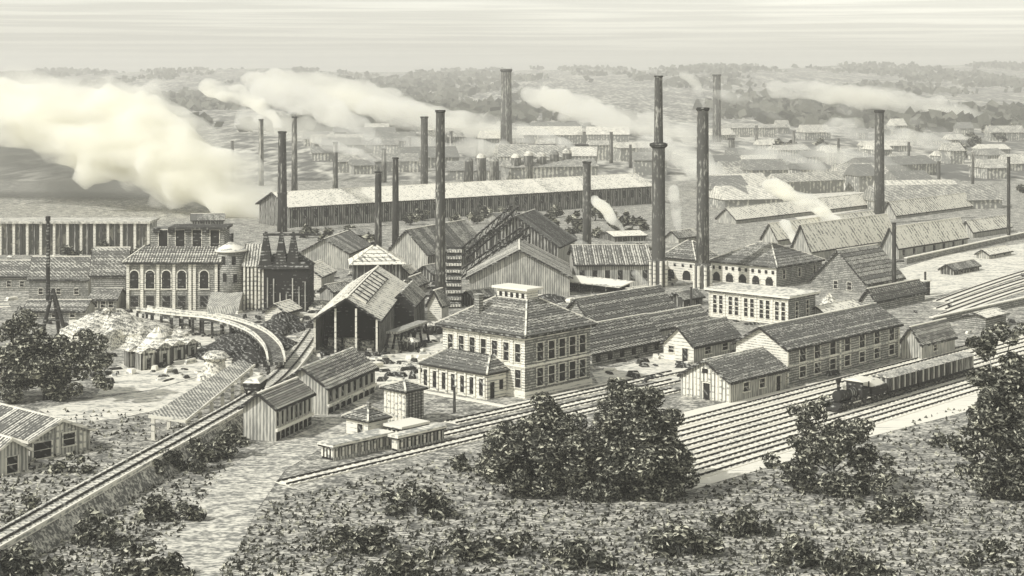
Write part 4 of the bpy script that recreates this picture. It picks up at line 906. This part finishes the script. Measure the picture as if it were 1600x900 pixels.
# ------------------------------------------------------------ chimney stacks
def stack(label, px, top, base, w, mat='stack', taper=.8, cap=True, plinth=False, bands=0, name='chimney_stack'):
    c = G(px, base); s = c.y / FP; h = (base - top) * s; r1 = w * s / 2; r0 = r1 / taper
    t = thing(name, label, 'chimney', c, .2)
    n = 20
    b = MB(); b.rings([(r0, 0), (r0 * .5 + r1 * .5, h * .5), (r1, h - r1 * .6)], n, cap=False); b.build('shaft', M[mat], t, True)
    b = MB(); q = 1.18 if cap else 1.04
    b.rings([(r1, h - r1 * .6), (r1 * q, h - r1 * .35), (r1 * q, h), (r1 * .72, h), (r1 * .7, h - 1.2)], n, cap0=False); b.build('crown', M['ink' if w > 5 else mat], t)
    for k in range(bands):
        z = h * (k + .6) / (bands + .6); rr = r0 + (r1 - r0) * z / h
        b = MB(); b.rings([(rr + .02, z), (rr * 1.09, z + .05), (rr * 1.09, z + .4), (rr + .02, z + .45)], n); b.build('band', M[mat], t)
    if plinth:
        R_ = r0 * 1.35; hp = h * .125
        b = MB(); b.rings([(R_, 0), (R_, hp), (r0 * 1.02, hp + .6)], 8); b.build('plinth', M[mat], t)
        for k in range(8):
            a = math.pi / 4 * k; b = MB(); b.rings([(.28, 0), (.28, hp)], 6, c=(R_ * math.cos(a), R_ * math.sin(a))); b.build('buttress', M['trim'], t)
    return t
stack('black stack beside the white smoke source, left of the long white roof', 441, 205, 362, 12, 'iron', .75, bands=1)
stack('slim far stack left of the smoke source, smoking to the left', 408, 186, 290, 7, 'stack_far')
stack('slim far stack just right of the black stack by the smoke', 460, 182, 300, 8, 'stack_far')
stack('shortest faint stack at the smoke edge on the far left', 363, 220, 285, 5, 'stack_far')
stack('faint pale stack in the smoke above the left part of the white roof', 524, 222, 300, 7, 'stack_far')
stack('short stack rising from the boiler house', 591, 268, 420, 10, 'iron', .85)
stack('leaning slim stack right behind the boiler house stack', 618, 246, 390, 9, 'iron', .8)
stack('faint smoking stack far behind the boiler house stack', 600, 232, 285, 7, 'stack_far')
stack('stack standing just behind and left of the tall dark stack', 663, 182, 322, 11, 'stack', .9)
stack('tall dark stack left of the office, the tallest on that side', 688, 172, 505, 14, 'stack', .82, bands=2)
stack('far grey stack reaching the skyline above the middle of the white roof', 791, 108, 240, 16, 'stack_far', .85)
stack('stack rising in front of the right half of the white roof', 917, 252, 398, 12, 'stack', .85)
t = stack('tallest stack with a collar halfway up and a lantern like base', 1029, 118, 448, 12, 'stack', .62, plinth=True, bands=0)
c = G(1029, 448); s = c.y / FP; b = MB(); zc = (448 - 228) * s; b.rings([(1.2, zc - .5), (1.75, zc), (1.75, zc + .5), (1.0, zc + .7)], 20); b.build('collar', M['ink'], t); 
b = MB(); b.rings([(1.35, 0), (1.25, zc)], 20); b.build('lower_casing', M['stack'], t)
stack('thickest brick stack on a ribbed base next to the arcaded engine house', 1098, 168, 450, 18, 'stack', .88, plinth=True)
stack('far dark stack on the skyline right of the thickest stack', 1120, 116, 222, 12, 'stack_far', .9)
stack('short stub stack on the far sheds to the right of the thickest stack', 1143, 216, 245, 9, 'stack_far', .8)
stack('lone thick stack at the right of the mill sheds', 1374, 172, 350, 14, 'stack', .85)
stack('thin pole stack in front of the lone thick stack', 1397, 348, 470, 6, 'iron', .8, cap=False)
stack('thin short stack far out on the right plain', 1467, 252, 312, 5, 'stack_far', .9)
stack('thin pole like stack at the right edge of the scene', 1576, 245, 376, 5, 'iron', .9)

# ------------------------------------------------------------ far town
fg = []
def far_house(px, py, w, d, h, r, a, lab, grp):
    c = G(px, py); t = thing('far_shed', lab, 'shed', c, a, grp)
    b = MB(); b.box(-w / 2, w / 2, 0, d, 0, h); b.build('wall', M['far_wall'], t)
    b = MB(); o = .5
    b.hexa([(-w / 2 - o, -o, h), (w / 2 + o, -o, h), (w / 2 + o, d + o, h), (-w / 2 - o, d + o, h), (-w / 2 - o, d / 2 - .1, h + r), (w / 2 + o, d / 2 - .1, h + r), (w / 2 + o, d / 2 + .1, h + r), (-w / 2 - o, d / 2 + .1, h + r)])
    b.build('roof', M['far_roof'], t)
R2 = random.Random(5)
for k in range(34):
    px = 480 + R2.random() * 560; py = 212 + R2.random() ** .8 * 72
    far_house(px, py, 8 + R2.random() ** 2 * 30, 8 + R2.random() * 8, 3 + R2.random() * 4.5, 2 + R2.random() * 3, R2.uniform(-.1, .35), 'faint far works shed in the drifting smoke behind the long white roof', 'far sheds behind the white roof')
for k in range(46):
    px = 1130 + R2.random() * 470; py = 205 + R2.random() * 125
    far_house(px, py, 7 + R2.random() ** 2 * 34, 6 + R2.random() * 8, 2.5 + R2.random() * 3.5, 2 + R2.random() * 3, R2.uniform(.1, .6), 'faint far building on the plain right of the thickest stack', 'far buildings on the right plain')
for k, (px, top, base, w) in enumerate(((560, 236, 262, 4), (640, 214, 252, 5), (705, 205, 250, 5), (745, 222, 258, 4), (870, 214, 262, 5), (955, 206, 255, 5), (985, 226, 262, 4), (1182, 196, 232, 4), (1240, 205, 240, 4), (1310, 216, 262, 4), (1420, 222, 270, 4), (1520, 238, 290, 4))):
    stack(('thin far stack lost in the smoke behind the white roof' if px < 1000 else 'thin far stack lost in the haze of the right plain'), px, top, base, w, 'stack_far', .85)['group'] = 'thin far stacks ' + ('behind the white roof' if px < 1000 else 'on the right plain')
# row of hot blast stoves and colonnade behind the white roof
for k, (px, py, top) in enumerate(((732, 285, 246), (752, 285, 240), (772, 285, 246), (806, 283, 240), (826, 283, 236), (846, 282, 238), (866, 281, 234), (886, 280, 232))):
    c = G(px, py); s = c.y / FP; r = 7.5 * s; h = (py - top) * s
    t = thing('blast_stove', 'upright round topped stove in the row just behind the white roof', 'stove', c, 0, 'row of stoves behind the white roof')
    b = MB(); b.rings([(r, 0), (r, h * .85)], 16, cap=False); b.build('shell', M['stack_far'], t, True)
    b = MB(); b.rings([(r * 1.02, h * .85), (r * .85, h * .94), (r * .4, h)], 16); b.build('dome', M['far_roof'], t)
fr = Fr(800, 262, .12); t = thing('far_gantry', 'dark far gantry roof line on posts above the row of stoves', 'gantry', fr.c, .12); L = fr.tx(920)
box_part('roof', 'iron', t, 0, L, 0, 8, 9, 10)
for k in range(9): box_part('post', 'iron', t, L * k / 8 - .5, L * k / 8 + .5, 0, 1, 0, 9)

# ------------------------------------------------------------ trees
def leaves(b, c, rad, n, size, rnd):
    for _ in range(n):
        while True:
            p = V((rnd.uniform(-1, 1), rnd.uniform(-1, 1), rnd.uniform(-1, 1)))
            if .25 < p.length < 1: break
        p = p * (p.length ** -.45)
        q = c + V((p.x * rad[0], p.y * rad[1], p.z * rad[2]))
        d = V((rnd.gauss(0, 1), rnd.gauss(0, 1), rnd.gauss(0, .45))).normalized()
        nr = (p + V((rnd.gauss(0, .5), rnd.gauss(0, .5), rnd.gauss(0, .5) + .35))).normalized()
        e = nr.cross(d).normalized(); d = e.cross(nr)
        L_ = size * rnd.uniform(.6, 1.5); w = L_ * rnd.uniform(.28, .5)
        u = rnd.random(); mi = 0 if u < .48 else (1 if u < .78 else 2)
        b.face([q - d * L_ * .5, q + e * w * .5 + nr * .1, q + d * L_ * .5, q - e * w * .5 + nr * .1], mi)
def tree(name, label, cat, px, py, blobs, seed, dens=1.0, size=.54, trunk=True, group=None, depth=.8):
    rnd = random.Random(seed); c = G(px, py); s = c.y / FP
    t = thing(name, label, cat, c, 0, group)
    b = MB(); tips = []
    for bx, by, br in blobs:
        cc = V(((bx - px) * s, rnd.uniform(-.5, .5) * br * s * depth, (py - by) * s)); r = br * s
        if not trunk: cc.z = min(cc.z, r * .75)
        tips.append((cc, r))
        ns = max(3, int(br / 6))
        for k in range(ns):                       # ragged sub-clumps
            o = V((rnd.gauss(0, .5), rnd.gauss(0, .5), rnd.gauss(0, .45))) * r
            rr = r * rnd.uniform(.38, .62)
            q = cc + o
            if q.z < rr * .5: q.z = rr * .5
            leaves(b, q, (rr, rr, rr * .8), int(dens * 38 * rr * rr / size / size) + 14, size, rnd)
    b.build('crown' if trunk else 'foliage', [M['leaf_dark'], M['leaf_mid'], M['leaf_pale']], t)
    tb = MB(); zt = max(q.z for q, r in tips) * .75; base_r = max(.18, max(r for q, r in tips) * (.075 if trunk else .04))
    tb.tube([(0, 0, -.1), (.1, 0, zt * .35), (-.05, .1, zt * .7), (.1, 0, zt)], [base_r * 1.3, base_r, base_r * .7, base_r * .25], 8)
    o = tb.build('trunk', M['bark'], t)
    lb = MB()
    for q, r in tips:
        st = V((0, 0, min(q.z * .55, zt * .8))); lb.tube([st, st.lerp(q, .5) + V((0, 0, .15 * r)), q], [base_r * .55, base_r * .35, base_r * .12], 6)
    lb.build('limbs', M['bark'], t)
    return t
tree('broadleaf_tree', 'tall dark tree with a rounded top, middle of the bottom edge', 'tree', 985, 775, [(978, 612, 26), (990, 640, 40), (965, 655, 40), (1012, 655, 40), (985, 685, 50), (1035, 690, 36), (940, 695, 40), (990, 708, 46), (925, 708, 36), (1045, 708, 32), (955, 685, 42), (1015, 700, 46), (1028, 668, 32), (990, 740, 52), (930, 740, 42), (1045, 738, 38), (960, 755, 44), (1020, 752, 44), (900, 725, 34)], 1, size=.5)
tree('broadleaf_tree', 'broad dark tree left of the tallest foreground tree', 'tree', 860, 775, [(842, 655, 34), (868, 668, 34), (812, 680, 36), (850, 700, 42), (895, 700, 40), (800, 708, 32), (850, 715, 38), (900, 712, 36), (830, 690, 38), (790, 718, 28), (870, 708, 42), (850, 740, 44), (805, 745, 36), (895, 742, 40), (775, 735, 26)], 2, size=.5)
tree('bush', 'low dark bush at the foot of the broad foreground tree', 'bush', 785, 745, [(775, 708, 22), (800, 715, 24), (765, 728, 18)], 3, trunk=False)
tree('broadleaf_tree', 'dark forked tree in front of the locomotive', 'tree', 1300, 770, [(1262, 640, 22), (1285, 655, 26), (1255, 668, 24), (1310, 672, 34), (1335, 665, 24), (1290, 700, 36), (1340, 705, 30), (1262, 710, 28), (1300, 715, 34), (1345, 718, 26), (1250, 718, 24), (1305, 688, 34), (1265, 742, 34), (1310, 745, 38), (1350, 742, 30), (1240, 735, 22)], 4, size=.5)
tree('broadleaf_tree', 'largest dark tree filling the right edge', 'tree', 1560, 780, [(1544, 540, 26), (1581, 520, 29), (1606, 555, 39), (1569, 590, 40), (1534, 605, 28), (1596, 630, 46), (1549, 665, 43), (1606, 690, 40), (1524, 700, 26), (1569, 705, 35), (1646, 620, 46), (1576, 640, 40), (1566, 680, 39), (1514, 715, 21), (1559, 625, 34), (1616, 580, 39), (1534, 745, 31), (1576, 740, 39), (1621, 735, 39), (1509, 690, 21), (1559, 760, 31)], 5)
tree('broadleaf_tree', 'spreading dark tree at the left edge over the barn', 'tree', 70, 625, [(12, 510, 26), (25, 545, 34), (70, 552, 36), (118, 548, 30), (145, 570, 28), (40, 580, 40), (95, 585, 40), (-10, 570, 34), (150, 590, 22), (60, 565, 42), (120, 575, 36), (20, 590, 36), (75, 595, 34)], 6)
for k, (px, py, bl, lab) in enumerate((
        (285, 735, [(270, 700, 24), (300, 690, 24), (255, 715, 20), (310, 712, 22)], 'rough bush right of the incline track, lowest on the slope'),
        (340, 715, [(330, 680, 24), (360, 668, 22), (350, 690, 24)], 'rough bush beside the lower bin shed'),
        (372, 696, [(366, 672, 16), (374, 682, 14)], 'small bush touching the lower bin shed gable'),
        (228, 748, [(225, 722, 18), (205, 732, 16), (245, 730, 16)], 'bush hugging the incline track near the bottom edge'),
        (722, 735, [(712, 716, 14), (735, 714, 14), (722, 720, 14)], 'low bush right of the slatted sheds'),
        (95, 738, [(85, 722, 15), (110, 718, 15), (130, 722, 12)], 'low bush before the corner barn'),
        (1480, 700, [(1470, 680, 16), (1488, 672, 14)], 'small bush left of the largest tree'))):
    tree('bush', lab, 'bush', px, py, bl, 20 + k, trunk=False, size=.6, dens=.9)
# foreground scrub on the slope below the railway
FG = [(60, 800), (150, 835), (255, 800), (360, 850), (470, 800), (560, 850), (650, 790), (720, 860), (790, 850), (900, 870), (1060, 850), (1150, 820), (1240, 870), (1380, 800), (1450, 860), (1530, 870), (30, 880), (230, 885), (430, 890), (620, 890), (1330, 890)]
fgl = ['at the far left below the barn', 'left of the incline track end', 'between the incline track and the lane', 'beside the lane bottom', 'right of the lane', 'below the left slatted shed', 'below the right slatted shed', 'left under the broad tree', 'right under the broad tree', 'in front of the broad tree trunk', 'right of the tall tree trunk', 'where the yard tracks leave the frame', 'left of the forked tree trunk', 'right of the forked tree', 'in the middle of the meadow', 'left of the largest tree trunk', 'in the bottom left corner', 'lowest along the incline', 'lowest beside the lane', 'lowest near the centre left', 'lowest in the meadow']
for k, (px, py) in enumerate(FG):
    if k in (3, 4, 14, 18): continue
    r = RND.uniform(20, 34)
    tree('bush', 'dark foreground bush ' + fgl[k], 'bush', px, py + 14, [(px - r, py - 4, r * .8), (px + r * .7, py - 2, r), (px, py - r * .7, r * .9), (px + r * 1.6, py + 4, r * .7)], 40 + k, trunk=False, size=.62, dens=.8, group='foreground bushes')
gb = MB(); rg = random.Random(3)
for k in range(18000):
    px, py = rg.uniform(-60, 1660), 640 + 300 * rg.random() ** .8
    p = G(px, py)
    fr_t = Fr(1200, 724, UA) if px > 1000 else Fr(800, 686, UA)
    q = p - fr_t.c
    if q.dot(fr_t.ey) > -1.0 and px > 420: continue          # keep the railway yard and lane clear
    if 170 < px < 470 and abs(px - (430 - (py - 700) * .72)) < 52: continue
    a = rg.uniform(0, 3.14); h = rg.uniform(.15, .42); w = rg.uniform(.12, .32); d = V((math.cos(a) * w, math.sin(a) * w, 0))
    gb.face([p - d, p + d, p + d * .3 + V((rg.uniform(-.2, .2), 0, h))], 0 if rg.random() < .6 else (1 if rg.random() < .5 else 2))
o = gb.build('grass', [M['leaf_mid'], M['leaf_pale'], M['leaf_dark']]); o['kind'] = 'stuff'; o['label'] = 'rough grass on the slope below the railway'
rb = MB()
for k in range(1500):
    px, py = rg.gauss(620, 330), rg.uniform(395, 600)
    p = G(px, py); z = rg.uniform(.15, .7); w, l_ = rg.uniform(.15, .6), rg.uniform(.3, 1.4); a = rg.uniform(0, 3.14)
    e, f = V((math.cos(a), math.sin(a), 0)) * l_, V((-math.sin(a), math.cos(a), 0)) * w
    rb.hexa([p - e - f, p + e - f, p + e + f, p - e + f] + [v + V((0, 0, z)) for v in (p - e * .7 - f * .7, p + e * .7 - f * .7, p + e * .7 + f * .7, p - e * .7 + f * .7)], 0 if k % 3 else 1)
o = rb.build('rubble', [M['coal'], M['trim']]); o['kind'] = 'stuff'; o['label'] = 'scrap and rubble scattered over the works yards'
wb = MB(); rw = random.Random(17); n_w = 0
while n_w < 11000:
    y = rw.uniform(1150, 4350); x = rw.uniform(-.40, .40) * y
    if noise.noise(V((x * .0042, y * .0016, 11))) + .5 * noise.noise(V((x * .016, y * .006, 4))) < .10: continue
    n_w += 1; r = rw.uniform(3.5, 8.5); q = V((x, y, ground_z(x, y) + r * rw.uniform(.2, 1.0)))
    d = V((rw.gauss(0, 1), rw.gauss(0, 1), rw.gauss(0, .6))).normalized(); e = d.cross(V((rw.gauss(0, .4), -1, rw.gauss(0, .4)))).normalized()
    wb.face([q - d * r, q + e * r * .7, q + d * r, q - e * r * .7], 0 if rw.random() < .9 else 1)
o = wb.build('woods', [M['leaf_mid'], M['leaf_dark']]); o['kind'] = 'stuff'; o['label'] = 'patchy far woods on the hills along the skyline'
# far trees
R3 = random.Random(9)
def far_tree(px, py, r, lab, grp, seed):
    tree('far_tree', lab, 'tree', px, py, [(px - r * .5, py - r * .9, r * .8), (px + r * .5, py - r * .8, r * .8), (px, py - r * 1.5, r * .7)], seed, dens=1.0, size=1.9 if py > 250 else 3.0, group=grp)
for k in range(24):
    far_tree(1170 + R3.random() * 430, 212 + R3.random() * 90, R3.uniform(6, 11), 'small rounded tree far off on the right plain', 'far trees on the right plain', 100 + k)
for k, (px, py) in enumerate(((838, 372), (855, 362), (876, 378), (900, 352), (935, 372), (980, 352), (745, 350), (710, 352), (965, 360), (725, 372), (742, 385), (760, 340), (790, 345), (655, 345), (640, 352), (930, 345), (950, 340), (985, 372), (1000, 360), (865, 340), (890, 375), (905, 365), (675, 372), (705, 400), (1005, 395))):
    far_tree(px, py, R3.uniform(7, 11), 'dark tree in the clump between the white roof and the casting house', 'trees before the white roof', 140 + k)
for k, (px, py) in enumerate(((20, 425), (110, 402), (160, 398), (215, 405), (480, 372), (510, 380), (545, 372), (575, 385))):
    far_tree(px, py, R3.uniform(7, 11), 'small tree among the left works, below the smoke', 'trees among the left works', 160 + k)

# ------------------------------------------------------------ smoke
def smoke(label, blobs, Y0, mat, Y1=None, seed=0, vox=.9, rough=.35, name='smoke_plume', puffs=8):
    """closed lumpy cloud: balls melted together; blobs = (px, py, radius in picture units)"""
    rnd = random.Random(seed); bm = bmesh.new(); n = len(blobs); Y1 = Y1 or Y0
    P = []
    for i, (px, py, r) in enumerate(blobs):
        Y = Y0 + (Y1 - Y0) * i / max(1, n - 1); P.append((V(((px - 800) * Y / FP, Y, CH - (py - HOR) * Y / FP)), r * Y / FP))
    c0 = P[0][0].copy(); c0.z = 0
    dense = []
    for i in range(n - 1):
        st = max(2, int((P[i + 1][0] - P[i][0]).length / max(.6, min(P[i][1], P[i + 1][1])) * 1.6) + 1)
        for k in range(st): dense.append((P[i][0].lerp(P[i + 1][0], k / st), P[i][1] + (P[i + 1][1] - P[i][1]) * k / st))
    dense.append(P[-1])
    for c, r in dense:
        bmesh.ops.create_icosphere(bm, subdivisions=2, radius=r * .84, matrix=Matrix.Translation(c - c0))
        for k in range(puffs):
            o = V((rnd.gauss(0, 1), rnd.gauss(0, 1), rnd.gauss(0, 1))).normalized() * r * rnd.uniform(.55, .88)
            bmesh.ops.create_icosphere(bm, subdivisions=1, radius=r * rnd.uniform(.14, .36), matrix=Matrix.Translation(c - c0 + o))
    for v in bm.verts:
        q = v.co * (.10 / max(.5, rough) * .5 + .05); v.co += noise.noise_vector(q + V((seed, 0, 0))) * rough * 4.5 + noise.noise_vector(v.co * .35) * rough * 1.6 + noise.noise_vector(v.co * 1.1) * rough * .6
    me = bpy.data.meshes.new(name); bm.to_mesh(me); bm.free(); me.materials.append(mat)
    o = bpy.data.objects.new(name, me); COL.objects.link(o); o.location = c0
    m = o.modifiers.new('melt', 'REMESH'); m.mode = 'VOXEL'; m.voxel_size = vox; m.use_smooth_shade = True
    m = o.modifiers.new('soften', 'SMOOTH'); m.iterations = 3; m.factor = .5
    tag(o, label, 'smoke')
    return o
smoke('huge white smoke cloud billowing left from the furnaces', [(431, 350, 7), (420, 335, 19), (392, 312, 40), (348, 284, 60), (298, 262, 74), (245, 238, 84), (190, 218, 84), (130, 202, 76), (75, 186, 66), (20, 174, 58), (-60, 156, 54)], 470, SMOKE_WHITE, 520, 1, 1.0, .95)
smoke('thin torn veil of smoke round the huge white cloud at the left', [(420, 335, 24), (385, 300, 50), (330, 262, 72), (270, 230, 88), (200, 205, 90), (120, 185, 80), (40, 165, 66), (-60, 150, 56)], 478, SMOKE_VEIL, 530, 31, 1.2, 1.1)
smoke('streaked smoke bank tinted grey as if in shade, hanging at the left edge', [(300, 330, 18), (250, 312, 32), (180, 288, 52), (100, 268, 72), (20, 250, 84), (-70, 240, 90)], 545, SMOKE_SHADE, 560, 2, 1.2, .6)
smoke('faint smoke trailing from the black stack by the smoke source', [(440, 200, 5), (425, 185, 10), (405, 165, 14), (370, 148, 17), (325, 135, 17)], 440, SMOKE_THIN, 470, 3, .7)
smoke('far smoke streak trailing from the faint smoking stack', [(600, 229, 5), (588, 214, 11), (558, 194, 20), (515, 174, 27), (465, 154, 28), (410, 138, 26)], 640, SMOKE_FAR, 760, 4, 1.3, .6)
smoke('far smoke streak from the slim stack next to the black stack', [(459, 179, 4), (445, 165, 9), (420, 150, 14), (385, 140, 16)], 590, SMOKE_FAR, 640, 5, 1.0, .6)
smoke('broad pale smoke bank on the skyline left of the far grey stack', [(775, 225, 10), (725, 208, 18), (665, 186, 26), (600, 166, 32), (540, 146, 32), (470, 132, 26), (390, 125, 18)], 1000, SMOKE_FAR, 1150, 6, 2.0, 1.0)
smoke('pale smoke patch on the skyline between the two tallest far stacks', [(1010, 208, 12), (965, 190, 20), (920, 172, 26), (875, 158, 24), (830, 150, 16)], 1000, SMOKE_FAR, 1150, 7, 2.0, 1.0)
smoke('white smoke puff rising from the thickest stack', [(1098, 166, 6), (1095, 152, 8), (1091, 138, 10), (1084, 126, 11), (1070, 118, 10)], 325, SMOKE_THIN, 330, 8, .5, .25)
smoke('slanting steam plume before the white roof, right of the front stack', [(972, 362, 6), (958, 340, 10), (940, 322, 11), (925, 310, 9)], 385, SMOKE_STEAM, 400, 9, .6, .3)
smoke('white steam column between the two tallest stacks', [(1065, 356, 7), (1060, 335, 9), (1054, 312, 10), (1050, 290, 9)], 400, SMOKE_THIN, 410, 10, .6, .3)
smoke('white steam plume rising from behind the steep slate roof', [(1337, 386, 7), (1328, 370, 10), (1312, 352, 12), (1285, 332, 14), (1250, 308, 15), (1205, 288, 16)], 395, SMOKE_STEAM, 430, 11, .7, .3)
smoke('pale steam plume at the corner of the broad hip roof', [(1256, 396, 6), (1246, 378, 8), (1238, 362, 9), (1222, 345, 9)], 380, SMOKE_STEAM, 400, 12, .6, .3)
smoke('long pale steam drift behind the thickest stack', [(1185, 348, 10), (1158, 320, 19), (1132, 292, 25), (1100, 264, 27), (1060, 240, 25), (1010, 222, 20)], 520, SMOKE_FAR, 600, 13, 1.2, .6)
smoke('wide smoke drift over the far buildings, left of the lone thick stack', [(1345, 300, 8), (1310, 280, 16), (1265, 262, 20), (1210, 246, 20), (1160, 236, 16)], 620, SMOKE_FAR, 680, 21, 1.2, .6)
smoke('low smoke drift over the far right plain below the skyline', [(1540, 250, 10), (1480, 232, 18), (1420, 218, 20), (1350, 205, 18), (1290, 196, 14)], 850, SMOKE_FAR, 950, 22, 1.6, .8)
smoke('low smoke lying over the row of stoves behind the white roof', [(900, 262, 8), (850, 245, 16), (790, 236, 18), (720, 230, 18), (650, 228, 16), (580, 222, 14)], 720, SMOKE_FAR, 760, 23, 1.4, .7)
smoke('pale smoke drift over the left end of the white roofed mill', [(650, 262, 8), (610, 240, 15), (560, 222, 20), (505, 208, 22), (440, 196, 22), (380, 184, 18)], 600, SMOKE_FAR, 640, 24, 1.2, .7)
smoke('long smoke streak on the skyline far right of the thickest stack', [(1560, 190, 10), (1480, 172, 20), (1390, 158, 24), (1300, 146, 22), (1210, 138, 16)], 1300, SMOKE_FAR, 1450, 25, 2.4, 1.2)
smoke('smoke streak crossing behind the collared stack', [(1150, 232, 9), (1090, 212, 18), (1020, 194, 24), (950, 182, 22), (880, 176, 16)], 820, SMOKE_FAR, 900, 26, 1.6, .9)
smoke('smoke streak above the row of stoves, drifting left', [(860, 228, 8), (800, 208, 18), (730, 190, 24), (650, 178, 24), (570, 166, 18)], 860, SMOKE_FAR, 940, 27, 1.7, .9)
smoke('smoke streak over the middle of the right plain', [(1460, 288, 8), (1410, 268, 15), (1350, 252, 19), (1285, 240, 17), (1220, 232, 12)], 640, SMOKE_FAR, 700, 28, 1.3, .7)
for k, (px, py, Y, lab) in enumerate(((705, 203, 900, 'thin smoke wisp from a far stack above the middle of the white roof'), (955, 204, 850, 'thin smoke wisp from a far stack just left of the collared stack'),
        (1240, 203, 950, 'thin smoke wisp from the far stack halfway between the thickest and lone stacks'), (1420, 220, 750, 'thin smoke wisp from the far stack right of the lone thick stack'),
        (1520, 236, 640, 'thin smoke wisp from the far stack near the right edge'), (663, 179, 520, 'thin smoke wisp from the stack behind the tall dark stack'), (591, 265, 360, 'thin smoke wisp from the short boiler house stack'), (917, 249, 380, 'thin smoke wisp from the stack in front of the white roof'))):
    q = RND.uniform(.8, 1.15)
    smoke(lab, [(px, py, 3), (px - 10 * q, py - 10, 5), (px - 30 * q, py - 24, 8), (px - 62 * q, py - 38 * q, 11), (px - 105 * q, py - 50 * q, 11)], Y, SMOKE_FAR if Y > 600 else SMOKE_WISP, Y + 40, 60 + k, max(.5, Y / 700), .25)
smoke('small steam puff over the shed behind the office', [(1035, 505, 4), (1026, 494, 7), (1016, 486, 7), (1005, 482, 5)], 285, SMOKE_STEAM, 288, 14, .4, .2)
smoke('steam puff in front of the dark open fronted shed', [(1010, 446, 4), (1003, 436, 7), (990, 428, 8)], 318, SMOKE_STEAM, 320, 15, .4, .2)
smoke('low steam drifting beside the casting house roof', [(925, 388, 5), (900, 376, 8), (872, 362, 8), (860, 352, 6)], 360, SMOKE_THIN, 365, 16, .5, .2)

# ------------------------------------------------------------ air
b = MB(); b.box(-5200, 5200, -60, 7200, -3, 95)
hz_m = bpy.data.materials.new('haze_air'); hz_m.use_nodes = True
n = hz_m.node_tree.nodes; n.remove(n['Principled BSDF'])
pv = n.new('ShaderNodeVolumePrincipled'); pv.inputs['Color'].default_value = (1.0, .992, .96, 1); pv.inputs['Density'].default_value = .00029; pv.inputs['Anisotropy'].default_value = .2
hz_m.node_tree.links.new(pv.outputs[0], n['Material Output'].inputs['Volume'])
hzo = b.build('haze', hz_m); hzo['kind'] = 'stuff'; hzo['label'] = 'pale haze hanging over the works'
